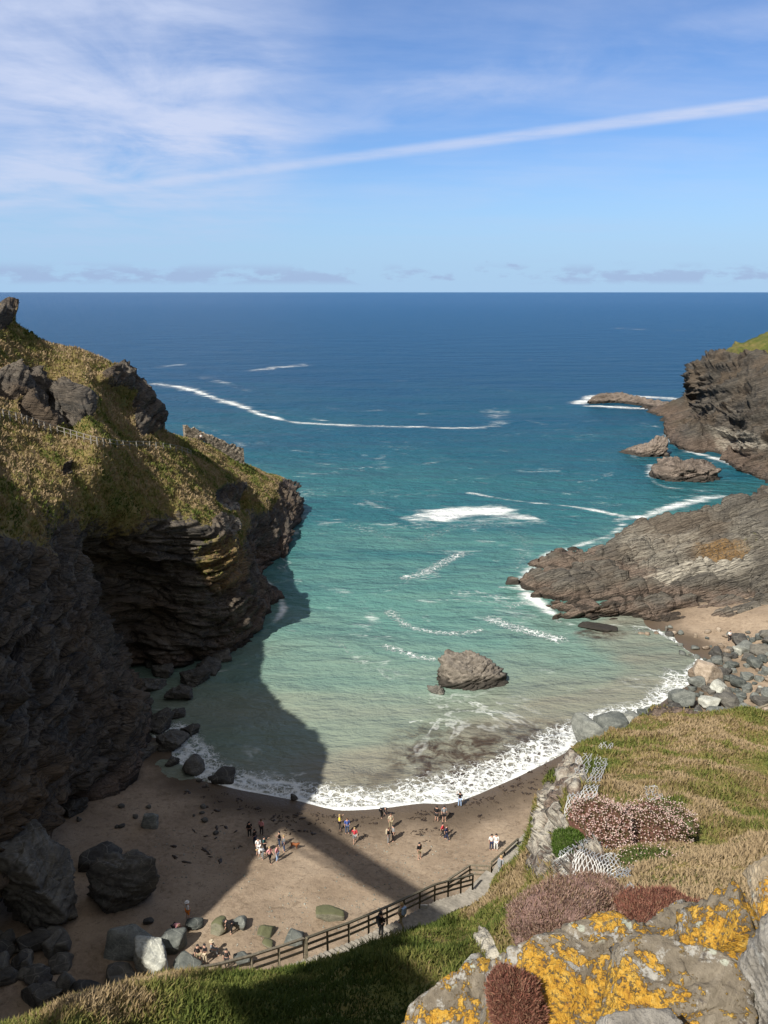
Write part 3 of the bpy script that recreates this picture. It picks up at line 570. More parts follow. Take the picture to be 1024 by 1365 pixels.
for i in range(len(KP)-1):
    a, b = KP[i], KP[i+1]; ab = (b-a)[:2]; t = np.clip(((g[..., :2]-a[:2])@ab)/(ab@ab), 0, 1)
    e = np.hypot(g[..., 0]-a[0]-t*ab[0], g[..., 1]-a[1]-t*ab[1]); k = e < dd; dd = np.where(k, e, dd); zz = np.where(k, a[2]+t*(b[2]-a[2]), zz)
g[..., 2] = np.where(dd < 9, np.minimum(g[..., 2], zz + .15 + .80*np.maximum(dd-1.0, 0)), g[..., 2])
w = 1-sst(dd, 1.15, 2.3); g[..., 2] = g[..., 2]*(1-w) + (np.minimum(zz-.12, g[..., 2]+.2))*w
NG, NGR, NNM = g, gr, nm
slope = mesh('grass_slope', g.reshape(-1, 3), grid_faces(*g.shape[:2]), M_near, attrs={'grass': gr.ravel(), 'pale': np.clip(1.2*near_r, 0, 1).ravel(), 'rust': gr.ravel()*0})
tag(slope, 'rough grassy slope falling from the viewpoint to the steps', 'slope', kind='structure')
#@@END
# ------------------------------------------------------------------ lookups on the built ground
from mathutils.bvhtree import BVHTree
def bvh_of(o):
    me = o.data; v = [tuple(x.co) for x in me.vertices]; return BVHTree.FromPolygons(v, [tuple(p.vertices) for p in me.polygons])
BV_beach, BV_slope, BV_left, BV_right = bvh_of(beach), bvh_of(slope), bvh_of(left), bvh_of(right)
def hit(px, py, bvs):
    d = Vector(ray(px, py)).normalized(); best = None
    for b in bvs:
        r = b.ray_cast(Vector((0, 0, CAMH)), d)
        if r[0] is not None and (best is None or r[3] < best[3]): best = r
    return best
def down(x, y, bvs, z0=70):
    best = None
    for b in bvs:
        r = b.ray_cast(Vector((x, y, z0)), Vector((0, 0, -1)))
        if r[0] is not None and (best is None or r[0].z > best): best = r[0].z
    return best
# ------------------------------------------------------------------ rocks
def icosphere(sub):
    bm = bmesh.new(); bmesh.ops.create_icosphere(bm, subdivisions=sub, radius=1)
    v = np.array([x.co[:] for x in bm.verts]); f = np.array([[x.index for x in q.verts] for q in bm.faces]); bm.free(); return v/np.linalg.norm(v, axis=1, keepdims=True), f
ICO = {k: icosphere(k) for k in (2, 3, 4, 5, 6)}
def rock_shape(size, seed, sub=4, metric=False, nplanes=11, planes=None, rough=.045, bed=None, bedamp=.05, soft=30):
    rs = np.random.RandomState(seed); d, f = ICO[sub]
    if planes is None:
        nn = rs.normal(size=(nplanes, 3)); nn /= np.linalg.norm(nn, axis=1, keepdims=True); hh = .62+.38*rs.rand(nplanes); nn = np.concatenate([nn, np.eye(3), -np.eye(3)]); hh = np.concatenate([hh, np.full(6, .96)])
    else: nn = np.array([unit(q[:3]) for q in planes]); hh = np.array([q[3] for q in planes])
    dots = np.maximum(d@nn.T, 1e-3)/hh                      # soft maximum rounds the edges a little
    r = 1/((dots**soft).sum(1)**(1/soft)); r = np.minimum(r, 60. if metric else 2.2)
    v = d*r[:, None]*(1. if metric else np.array(size)/2)
    L = float(np.mean(size)); q = v+seed*3.7
    nn_ = v/np.linalg.norm(v, axis=1, keepdims=True)
    disp = rough*L*(fbm(q/L*2.2, 5, seed, .55))
    if bed is not None: disp += strata(q, bed, seed, L*.09, bedamp*L*.7) + beds(q, bed, seed+5, L*.085, bedamp*L*.6) + beds(q, bed, seed+6, L*.035, bedamp*L*.22)
    return v+nn_*disp[:, None], f
def stone_mat(name, c1, c2, c3, sc=1.0, wet=False, moss=None, lich=0):
    m, n = mat(name); p = n.obj(); oi = n.n('ShaderNodeObjectInfo').outputs['Random']
    a = n.noise(n.mapv(p, scale=(1, 1, 2.4)), 1.1*sc, 6, .65, .4); b = n.noise(p, 7*sc, 5, .7); w = n.pos()
    f = n.m('ADD', n.m('ADD', n.m('MULTIPLY', a, .8), n.m('MULTIPLY', b, .35)), n.m('MULTIPLY', n.m('SUBTRACT', oi, .5), .28))
    col = n.ramp(f, [(.38, c1), (.58, c2), (.80, c3)])
    vein = n.ss(n.voro(n.mapv(p, scale=(.6, .6, 1.6)), 1.3*sc, 'DISTANCE_TO_EDGE'), .02, .0)
    col = n.mix(n.m('MULTIPLY', vein, .35), col, tuple(min(1, x*1.8) for x in c3))
    if moss:
        sp = n.n('ShaderNodeSeparateXYZ'); n.put(sp.inputs[0], n.n('ShaderNodeNewGeometry').outputs['Normal'])
        col = n.mix(n.m('MULTIPLY', n.ss(n.m('ADD', sp.outputs[2], n.m('MULTIPLY', b, .6)), .45, .9), .9), col, moss)
    z = n.n('ShaderNodeSeparateXYZ'); n.put(z.inputs[0], w)
    if wet: col = n.mix(n.m('MULTIPLY', n.ss(n.m('ADD', z.outputs[2], n.m('MULTIPLY', a, 1.6)), 2.5, 1.5), .88), col, (.026, .023, .019))
    n.out(n.bsdf(col, .85, n.bump(n.m('ADD', a, n.m('MULTIPLY', b, .5)), .12/sc, .8), .25)); return m
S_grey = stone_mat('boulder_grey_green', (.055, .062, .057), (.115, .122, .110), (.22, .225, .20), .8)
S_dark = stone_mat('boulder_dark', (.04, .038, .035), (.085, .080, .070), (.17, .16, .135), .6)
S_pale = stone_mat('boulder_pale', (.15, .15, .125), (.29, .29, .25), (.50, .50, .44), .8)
S_moss = stone_mat('boulder_mossy', (.08, .08, .06), (.15, .145, .105), (.24, .225, .165), 1.6, moss=(.095, .098, .048))
S_tan = stone_mat('boulder_tan', (.12, .09, .065), (.24, .19, .14), (.40, .33, .26), .8)
S_sea = stone_mat('sea_rock_slate', (.035, .030, .024), (.10, .085, .068), (.23, .20, .165), .9, wet=True)
S_islet = stone_mat('islet_slate', (.07, .056, .045), (.17, .135, .11), (.30, .25, .20), .35, wet=True)
def rock(name, label, cat, px, py, wpx, hpx, seed, m, z=None, dfac=.9, rz=0, sink=.22, sub=3, grp=None, **kw):
    """px,py: foot of the rock in the photo; its metric size follows from how far off that foot is"""
    if z is None:
        h = hit(px, py, (BV_beach,)); c = np.array(h[0]) if h else W(px, py, 1.5)
    else: c = W(px, py, z)
    dep = proj(c)[2]; k = dep/FPX; w = wpx*k; el = math.atan2(CAMH-c[2], c[1]); hh = max(.32*w, (hpx*k-.7*w*dfac*math.sin(el))/math.cos(el))*1.08
    sz = (w, w*dfac, hh*2*(1-sink))
    v, f = rock_shape(sz, seed, sub, **kw)
    o = mesh(name, v, f, m, smooth=False); o.location = (c[0], c[1]+w*dfac*.35, c[2]+hh*(1-sink)*.55-.02); o.rotation_euler = (0, 0, rz)
    me = o.data; me.polygons.foreach_set('use_smooth', np.ones(len(me.polygons), bool)); 
    tag(o, label, cat, grp); return o
# boulders on the left half of the beach
G1 = 'boulders on the sand below the left cliff'
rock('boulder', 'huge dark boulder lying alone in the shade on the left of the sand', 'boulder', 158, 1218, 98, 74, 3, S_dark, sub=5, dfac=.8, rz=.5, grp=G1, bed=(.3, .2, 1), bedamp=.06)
rock('boulder', 'low dark slab leaning against the upper left of the huge shaded boulder', 'boulder', 130, 1160, 50, 20, 4, S_dark, sub=4, grp=G1)
rock('boulder', 'pale sunlit angular boulder at the foot of the grass bank', 'boulder', 200, 1298, 62, 44, 5, S_pale, sub=5, dfac=.7, rz=-.4, grp=G1, nplanes=9, bed=(.4, .1, .8), bedamp=.03)
rock('boulder', 'wide grey boulder in shade just behind the pale sunlit one', 'boulder', 168, 1276, 64, 36, 6, S_grey, sub=4, dfac=.8, grp=G1)
rock('boulder', 'rounded grey boulder standing right of the pale sunlit one', 'boulder', 228, 1274, 34, 28, 7, S_grey, sub=4, grp=G1)
rock('boulder', 'veined blue grey boulder beside the two people near the fence', 'boulder', 246, 1303, 44, 22, 8, S_grey, sub=4, grp=G1)
rock('boulder', 'small flat grey rock under the person in orange shorts', 'boulder', 258, 1240, 24, 14, 9, S_grey, sub=3, grp=G1)
rock('boulder', 'broad flat green grey rock left of the person in black', 'boulder', 293, 1246, 26, 22, 10, S_moss, sub=4, grp=G1)
rock('boulder', 'round dark grey rock the person in black leans on', 'boulder', 318, 1240, 20, 18, 11, S_grey, sub=4, grp=G1)
rock('boulder', 'small mossy green rock alone on the sunlit sand', 'boulder', 353, 1250, 27, 14, 12, S_moss, sub=4, grp=G1)
rock('boulder', 'long low mossy green boulder right above the handrail', 'boulder', 440, 1227, 40, 15, 13, S_moss, sub=4, dfac=.5, rz=.1, grp=G1)
rock('boulder', 'grey rock seen through the rails of the wooden fence', 'boulder', 392, 1262, 32, 18, 14, S_grey, sub=4, grp=G1)
rock('boulder', 'flat green stone between the small mossy rock and the fence', 'boulder', 357, 1264, 18, 8, 15, S_moss, sub=3, grp=G1)
rock('boulder', 'grey stone half hidden by the lower fence rail', 'boulder', 322, 1290, 26, 20, 16, S_grey, sub=3, grp=G1)
rock('boulder', 'single small grey boulder on the shaded sand above the huge one', 'boulder', 200, 1104, 25, 20, 17, S_grey, sub=4, grp=G1)
rock('boulder', 'small flat stone right of the huge shaded boulder', 'boulder', 198, 1232, 15, 9, 18, S_dark, sub=3, grp=G1)
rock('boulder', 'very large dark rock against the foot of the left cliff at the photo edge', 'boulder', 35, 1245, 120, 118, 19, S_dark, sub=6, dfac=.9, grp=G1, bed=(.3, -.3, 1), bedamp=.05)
rock('boulder', 'dark wet boulder at the edge of the swash, left of the cove', 'boulder', 255, 1033, 36, 24, 20, S_dark, sub=4, grp=G1)
rock('boulder', 'dark wet rock in the swash, second from the left', 'boulder', 297, 1044, 30, 12, 21, S_dark, sub=4, grp=G1)
rock('boulder', 'tiny dark stone where the cliff shadow meets the swash', 'boulder', 392, 1067, 11, 8, 22, S_dark, sub=3, grp=G1)
rs = random.Random(4)
for i in range(26):
    x = rs.uniform(-10, 165); y = rs.uniform(1262, 1345)
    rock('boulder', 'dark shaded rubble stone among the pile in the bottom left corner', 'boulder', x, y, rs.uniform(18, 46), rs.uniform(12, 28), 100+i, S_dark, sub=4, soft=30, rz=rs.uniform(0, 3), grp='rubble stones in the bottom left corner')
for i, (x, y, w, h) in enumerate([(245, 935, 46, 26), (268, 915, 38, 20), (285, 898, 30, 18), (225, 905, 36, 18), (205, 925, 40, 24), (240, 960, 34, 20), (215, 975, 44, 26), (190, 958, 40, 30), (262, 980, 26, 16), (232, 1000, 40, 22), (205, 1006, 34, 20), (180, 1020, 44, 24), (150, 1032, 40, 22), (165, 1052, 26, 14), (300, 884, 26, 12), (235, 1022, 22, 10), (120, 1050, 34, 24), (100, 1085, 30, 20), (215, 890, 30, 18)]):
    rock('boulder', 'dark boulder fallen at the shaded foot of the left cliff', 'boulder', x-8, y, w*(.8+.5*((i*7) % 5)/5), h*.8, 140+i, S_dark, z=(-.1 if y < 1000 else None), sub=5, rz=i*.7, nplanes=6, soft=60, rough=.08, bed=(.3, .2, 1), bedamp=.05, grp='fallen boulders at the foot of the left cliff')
for i in range(26):
    x = rs.uniform(95, 290); y = rs.uniform(1035, 1100) if i < 20 else rs.uniform(1050, 1150)
    rock('stone', 'small stone strewn on the shaded sand', 'stone', x, y, rs.uniform(4, 11), rs.uniform(2, 5), 180+i, S_dark, sub=2, rz=rs.uniform(0, 3), grp='small stones on the shaded sand')
# boulder heap below the right-hand hill
G2 = 'boulders heaped between the small beach and the grassy hill'
rock('boulder', 'largest flat topped tan boulder beside the waterline on the right', 'boulder', 948, 912, 42, 30, 301, S_tan, sub=5, grp=G2, nplanes=8)
rock('boulder', 'dark angular boulder in the swash behind the tip of the grass hill', 'boulder', 783, 992, 44, 34, 302, S_grey, sub=5, grp=G2)
rock('boulder', 'broad grey boulder next to the dark one at the swash edge', 'boulder', 818, 976, 42, 24, 303, S_grey, sub=5, grp=G2)
rock('boulder', 'dark blue grey boulder above the person in blue', 'boulder', 915, 945, 36, 26, 304, S_grey, sub=5, grp=G2)
used = []
heap = A([(790, 985), (820, 965), (870, 945), (905, 930), (930, 905), (940, 880), (965, 868), (1000, 850), (1040, 838), (1060, 870), (1040, 990), (900, 992)], float)
hx = rs
tries = 0
while len(used) < 175 and tries < 6000:
    tries += 1
    x = hx.uniform(785, 1045); y = hx.uniform(835, 990)
    if not inside(A([x]), A([y]), heap)[0]: continue
    w = hx.choice([8, 10, 12, 15, 20, 28])*(.7+.5*hx.random())
    if any((x-a)**2+((y-b)*1.5)**2 < ((w+c)*.31)**2 for a, b, c in used): continue
    used.append((x, y, w))
for i, (x, y, w) in enumerate(used):
    rock('boulder', 'angular grey green boulder in the heap on the right shore', 'boulder', x, y+w*.2, w*1.1, w*.75, 320+i, hx.choice([S_grey]*6+[S_dark]*3+[S_pale, S_tan]), sub=4, rz=hx.uniform(0, 3), grp=G2, sink=.3, nplanes=9, soft=30)
for i in range(70):
    x = hx.uniform(850, 1024); y = hx.uniform(834, 905)
    p = W(x, y, 1.5)
    if dline(A([p[0]]), A([p[1]]), WL)[0] > 16 and y > 860: continue
    if x < 925 and y > 850 - (x-905)*0 and x < 905: continue
    rock('stone', 'small brown stone strewn over the little beach on the right', 'stone', x, y, hx.uniform(4, 13), hx.uniform(2, 7), 460+i, hx.choice([S_tan, S_dark, S_grey]), sub=2, rz=hx.uniform(0, 3), grp='small stones on the little right beach')
# rocks standing in the sea
def placed_rock(name, label, cat, px, py, z, size, seed, m, planes=None, sub=6, rz=0, up=.3, grp=None, **kw):
    c = W(px, py, z); v, f = rock_shape(size, seed, sub, planes=planes, **kw)
    o = mesh(name, v, f, m); o.location = (c[0], c[1], c[2]+size[2]*up); o.rotation_euler = (0, 0, rz); tag(o, label, cat, grp); return o
placed_rock('sea_stack', 'jagged rock standing in the middle of the cove near the beach', 'sea rock', 624, 908, 0, (9, 6, 5), 7, S_sea, metric=True, planes=[(.20, -.30, 1, 3.1), (.62, -.3, 1, 3.55), (-1, -.1, .10, 4.1), (-.7, .6, .3, 4.3), (1, -.1, .45, 4.9), (-.1, -1, .12, 2.5), (-.7, -.8, .2, 3.5), (.5, -1, .3, 3.3), (0, 1, .2, 2.8), (.6, .9, .3, 3.7), (0, 0, -1, 2)], up=-.04, rz=.12, rough=.045, bed=(-.30, .35, .9), bedamp=.055, soft=60)
placed_rock('sea_rock', 'low black wet rock touching the left foot of the jagged rock in the cove', 'sea rock', 583, 922, 0, (2.6, 2.0, 1.5), 27, S_dark, sub=5, up=.05, rough=.12, bed=(-.35, -.1, 1), bedamp=.08)
GI = 'rocks standing in the sea off the right shore'
placed_rock('sea_rock', 'flat topped pinkish islet, larger of the pair off the right headland', 'sea rock', 910, 636, 0, (19, 12, 9), 12, S_islet, metric=True, planes=[(.06, -.22, 1, 4.2), (-.35, -.3, 1, 5.4), (-1, -.3, .35, 9.), (-.2, -1, .4, 5.6), (.6, -1, .4, 7.5), (1, .1, .3, 9.4), (0, 1, .4, 6), (-.8, .6, .5, 8), (0, 0, -1, 3)], up=.0, rough=.04, bed=(-.3, -.2, 1), bedamp=.09, soft=40, grp=GI)
placed_rock('sea_rock', 'pointed brown islet, smaller of the pair off the right headland', 'sea rock', 868, 606, 0, (12, 9, 7), 13, S_islet, metric=True, planes=[(-.55, -.15, 1, 4.0), (.05, -.35, 1, 5.2), (1, 0, .12, 5.2), (-1, -.6, .5, 6), (0, -1, .3, 3.8), (-.6, -1, .5, 5.4), (0, 1, .5, 4.5), (0, 0, -1, 3)], up=.0, rough=.05, bed=(-.3, -.2, 1), bedamp=.10, soft=40, grp=GI)
placed_rock('sea_rock', 'small brown rock awash off the tip of the right ledge', 'sea rock', 683, 778, 0, (3.0, 2.2, 2.2), 14, S_sea, sub=4, up=.08, grp=GI)
placed_rock('sea_rock', 'low dark reef barely awash near the little right beach', 'sea rock', 800, 837, 0, (7.0, 3.2, 1.0), 15, S_sea, sub=5, up=.02, rz=-.1, grp=GI, rough=.1)
placed_rock('sea_rock', 'tiny dark stone beside the small brown rock off the ledge tip', 'sea rock', 697, 775, 0, (1.3, 1., 1.2), 16, S_sea, sub=3, up=.05, grp=GI)
# long low reef running out from the far headland
u = np.linspace(0, 1, 150); a_ = np.linspace(0, 2*PI, 60, endpoint=False)
axis = cr1(A([W(784, 538), W(815, 535), W(850, 539), W(890, 546), W(925, 550), W(960, 556)]), 30)
K = len(axis); uu = np.linspace(0, 1, K); hgt = 1.0+3.6*np.interp(uu, [0, .1, .25, .4, .6, .8, 1], [0, .6, .95, .55, .75, .9, 1.2]); wd_ = 1.5+5.2*np.interp(uu, [0, .15, .5, 1], [0, .8, .85, 1.6])
v = np.array([[axis[i][0], axis[i][1]+math.cos(t)*wd_[i], math.sin(t)*hgt[i]] for i in range(K) for t in a_])
gg = v.reshape(K, 60, 3); ctr = axis[:, None, :]; dirn = gg-ctr; dirn /= np.linalg.norm(dirn, axis=-1, keepdims=True)
gg = gg+dirn*(strata(gg, (-.35, .2, 1), 5, 1.6, .8)+.9*fbm(gg*.15, 3, 4))[..., None]
fa = [[i*60+j, i*60+(j+1) % 60, (i+1)*60+(j+1) % 60, (i+1)*60+j] for i in range(K-1) for j in range(60)]
tag(mesh('reef', gg.reshape(-1, 3), np.array(fa), S_islet), 'long low dark reef running out from the far right headland', 'reef', None)
# ------------------------------------------------------------------ foreground stones with lichen
def lichen_mat(name, amount=.5, base=((.065, .052, .036), (.19, .160, .120), (.36, .32, .255)), oc=(.50, .27, .038)):
    m, n = mat(name); p = n.obj(); 
    a = n.noise(p, 3.2, 8, .68, .5); b = n.noise(p, 22, 6, .75); c = n.noise(n.mapv(p, loc=(5, 2, 1)), 2.6, 7, .68, .6); e = n.voro(p, 34); g = n.noise(p, 75, 3, .7)
    col = n.ramp(n.m('ADD', n.m('MULTIPLY', a, .75), n.m('MULTIPLY', b, .3)), [(.36, base[0]), (.54, base[1]), (.72, base[2])])
    col = n.mix(n.m('MULTIPLY', n.ss(n.noise(n.mapv(p, loc=(9, 1, 4)), 7, 8, .75), .54, .60), .7), col, (.40, .39, .36))
    col = n.mix(n.m('MULTIPLY', n.ss(n.noise(n.mapv(p, loc=(2, 8, 4)), 9, 6, .7), .60, .66), .8), col, (.07, .06, .055))
    lm = n.m('ADD', n.m('ADD', c, n.m('MULTIPLY', n.m('SUBTRACT', b, .5), .55)), n.m('ADD', amount-.5, n.m('MULTIPLY', n.m('SUBTRACT', .4, e), .10)))
    k = n.ss(lm, .525, .56)
    lc_ = n.ramp(n.m('ADD', n.m('MULTIPLY', b, .7), n.m('MULTIPLY', g, .4)), [(.38, (oc[0]*.5, oc[1]*.40, oc[2]*.8)), (.55, (oc[0]*.92, oc[1]*.92, .03)), (.75, (.54, .37, .10))]); k = n.m('MULTIPLY', k, n.ss(n.noise(p, 48, 5, .75), .36, .47))
    sp2 = n.voro(n.vm('ADD', p, n.vm('SCALE', n.noise(p, 30, 3, .6, col=True), None)) if False else n.mapv(p, loc=(1, 3, 2)), 16); sp2 = n.m('ADD', sp2, n.m('MULTIPLY', n.m('SUBTRACT', b, .5), .5)); col = n.mix(n.m('MULTIPLY', n.ss(sp2, .26, .20), n.ss(n.noise(p, 4, 4), .5, .6)), col, (.36, .37, .30))
    col = n.mix(k, col, lc_)
    h = n.m('ADD', n.m('ADD', n.m('MULTIPLY', a, 1.), n.m('MULTIPLY', b, .4)), n.m('ADD', n.m('MULTIPLY', k, n.m('ADD', .12, n.m('MULTIPLY', g, .35))), n.m('MULTIPLY', g, .12)))
    n.out(n.bsdf(col, .9, n.bump(h, .035, .9), .2)); return m
F_or = lichen_mat('lichen_stone_orange', .575); F_or2 = lichen_mat('lichen_stone_speckled', .535)
F_pale = lichen_mat('pale_lichen_stone', .33, ((.11, .10, .085), (.26, .24, .21), (.44, .42, .38)))
F_buff = lichen_mat('buff_lichen_stone', .46, ((.16, .125, .08), (.34, .27, .18), (.48, .41, .31)), (.55, .28, .04))
def fstone(label, px, py, y, size, rot, planes, m, seed, metric=False, grp='lichen covered stones in the foreground', rough=.03, bed=None):
    c = P(px, py, y); v, f = rock_shape(size, seed, 6, metric=metric, planes=planes, rough=rough*.8, bed=bed or (.2, -.35, 1), bedamp=.035, soft=70)
    o = mesh('lichen_stone', v, f, m); o.location = tuple(c); o.rotation_euler = rot; tag(o, label, 'stone', grp); return o
BOX = lambda a=1., b=1., c=1.: [(1, .1, .05, a), (-1, .05, .1, a), (.1, -1, .1, b), (-.05, 1, .1, b), (0, .05, 1, c), (.05, 0, -1, c), (.7, -.6, .3, 1.05), (-.7, -.5, .5, 1.08), (.5, .6, .6, 1.05), (-.6, .7, .3, 1.05)]
fstone('broad grey slab splashed with orange lichen, centre of the foreground', 800, 1322, 2.45, (.98, .78, .52), (.50, .05, .10), [(0, .02, 1, .60), (-1, .25, .15, .72), (1, 0, .1, .85), (0, -1, .2, .9), (-.35, 1, .1, .60), (.5, 1, 0, .62), (-.8, -.6, .2, .86), (0, 0, -1, .9), (-.15, .5, 1, .62)], F_or, 31)
fstone('leaning slab with orange lichen on its peak, right of the broad slab', 950, 1296, 2.3, (.50, .34, .74), (.28, .10, -.2), [(0, -1, .15, .62), (0, 1, 0, .6), (1, 0, .1, .70), (-1, 0, .25, .60), (-.95, 0, .8, .70), (.8, .1, .7, .72), (0, 0, -1, 1)], F_or2, 32)
fstone('flat orange lichen stone between the broad slab and the peak', 905, 1268, 2.85, (.44, .38, .34), (.42, -.1, .5), BOX(.8, .8, .6), F_or, 33)
fstone('rough slab speckled orange below the peaked stone', 905, 1352, 2.05, (.50, .46, .44), (.45, .1, -.3), BOX(.85, .85, .62), F_or2, 38)
fstone('wide stone with orange lichen at the lower left of the foreground', 628, 1370, 2.65, (.50, .46, .42), (.40, -.25, .55), BOX(.9, .85, .66), F_or, 34)
fstone('pale grey boulder at the right edge of the foreground', 1052, 1320, 2.0, (.24, .30, .50), (.2, -.1, .3), BOX(.85, .9, .9), F_pale, 35, rough=.05)
fstone('buff squared stone at the right edge above the pale boulder', 1046, 1186, 3.1, (.26, .34, .17), (.1, .12, -.15), BOX(.95, .9, .9), F_buff, 36)
fstone('low grey stone in front of the broad slab at the bottom edge', 862, 1392, 1.75, (.24, .20, .13), (.35, .05, .1), BOX(.9, .8, .7), F_pale, 37)
fstone('brown wedge of stone between the moss and the broad slab', 730, 1385, 2.25, (.18, .24, .22), (.4, .3, .6), BOX(.8, .8, .7), F_buff, 39)
fstone('pale cream stone tip at the lower left end of the foreground stones', 578, 1366, 2.9, (.20, .22, .16), (.3, .0, .2), BOX(.8, .8, .7), F_buff, 40)
bed = fstone('broad brown bedrock under the lichen covered slabs, mostly hidden by them', 880, 1620, 2.0, (1.5, 1.5, 1.5), (0, 0, 0), [(0, -.15, 1, .80), (-1, 0, .25, .60), (1, 0, .25, .9), (0, -1, .2, 1.1), (0, 1, .5, .62), (0, 0, -1, 1.3)], F_pale, 41, metric=True)
bed.location = (.95, 2.0, 45.55)
# ------------------------------------------------------------------ cushions, thrift and grass made of real blades
def scatter(bv_nodes, G, NN, mask, count, rs, jit=1.):
    """pick points on the lofted grid with probability mask; returns position and normal"""
    p = (mask/mask.sum()).ravel(); idx = rs.choice(p.size, count, p=p); r, c = np.unravel_index(idx, mask.shape)
    r = np.clip(r, 0, G.shape[0]-2); c = np.clip(c, 0, G.shape[1]-2); a = rs.rand(count, 1); b = rs.rand(count, 1)
    q = G[r, c]*(1-a)*(1-b)+G[r+1, c]*a*(1-b)+G[r, c+1]*(1-a)*b+G[r+1, c+1]*a*b
    return q, NN[r, c]
def blades(pos, nrm, length, width, col, rs, lean=.5, drift=(0, 0, 0)):
    n_ = len(pos); up = nrm*.35+A([0, 0, 1.]); up = up+rs.normal(size=(n_, 3))*lean+A(drift); up /= np.linalg.norm(up, axis=1, keepdims=True)
    side = np.cross(up, rs.normal(size=(n_, 3))); side /= np.linalg.norm(side, axis=1, keepdims=True); bend = np.cross(side, up)
    L = length[:, None]; w = width[:, None]
    b0 = pos-side*w; b1 = pos+side*w; m0 = pos+up*L*.55+bend*L*.12-side*w*.7; m1 = m0+side*w*1.4; t = pos+up*L*.95+bend*L*.42-A([0, 0, 1.])*L*.1
    v = np.stack([b0, b1, m1, m0, t], 1).reshape(-1, 3); i = np.arange(n_)[:, None]*5
    f = np.concatenate([i+[0, 1, 2], i+[0, 2, 3], i+[3, 2, 4]], 1).reshape(-1, 3)
    return v, f, np.repeat(col, 5, 0)
m, n = mat('grass_blades'); at = n.attr('tint', 'Vector')
gb_ = n.bsdf(at, .75, None, .15); tr = n.n('ShaderNodeBsdfTranslucent'); n.put(tr.inputs[0], at)
mx = n.n('ShaderNodeMixShader'); mx.inputs[0].default_value = .22; n.t.links.new(gb_, mx.inputs[1]); n.t.links.new(tr.outputs[0], mx.inputs[2]); n.out(mx.outputs[0]); M_blade = m
def tints(pos, rs, dry, tone=1.0):
    t = np.clip(dry+.75*fbm(pos*.16, 3, 77)+.65*fbm(pos*.6, 4, 78)+rs.normal(size=len(pos))*.11, 0, 1)[:, None]
    c = [(0, (.050, .072, .014)), (.3, (.105, .122, .028)), (.5, (.165, .158, .045)), (.7, (.20, .145, .068)), (1, (.29, .215, .125))]
    xs_ = [k[0] for k in c]; return np.concatenate([np.interp(t, xs_, [k[1][j] for k in c]) for j in range(3)], 1)*tone
NR = np.random.RandomState(5)
G, GN = NG, NNM; gx, gy, gd = proj(G)
area = np.linalg.norm(np.cross(np.gradient(G, axis=0), np.gradient(G, axis=1)), axis=-1)
vis = ((gx > -60) & (gx < 1090) & (gy > 930) & (gy < 1420) & (gd > 3)) + .35*((gx > -250) & (gx < 1300) & (gy > 900) & (gy < 1560) & (gd > 3))
msk = area*vis*sst(NGR, .35, .7)/np.maximum(gd, 6)**1.4
DRY = lambda p: .46+.16*sst(proj(p)[0], 600, 760)*(1-.9*sst(-proj(p)[1], -1060, -980))-.03*(sst(-proj(p)[0], -560, -400))
q, qn_ = scatter(None, G, GN, msk, 460000, NR); dp = proj(q)[2]
dpath = np.full(len(q), 1e9)
for i in range(len(KP)-1):
    a, b = KP[i], KP[i+1]; ab = (b-a)[:2]; t = np.clip(((q[:, :2]-a[:2])@ab)/(ab@ab), 0, 1); dpath = np.minimum(dpath, np.hypot(q[:, 0]-a[0]-t*ab[0], q[:, 1]-a[1]-t*ab[1]))
k = dpath > .95; q, qn_, dp = q[k], qn_[k], dp[k]
ln = (.06+.11*NR.rand(len(q)))*(1+.9*fbm(q*.5, 3, 66))*np.clip(dp/16, .42, 1.6); wd2 = .0028+.0008*dp
v, f, c = blades(q, qn_, ln, wd2*(.6+.6*NR.rand(len(q))), tints(q, NR, DRY(q), 1.12), NR, .42, (.15, .1, 0))
tag(mesh('grass', v, f, M_blade, attrs={'tint': c}), 'long green and straw coloured grass covering the near slope', 'grass', kind='stuff')
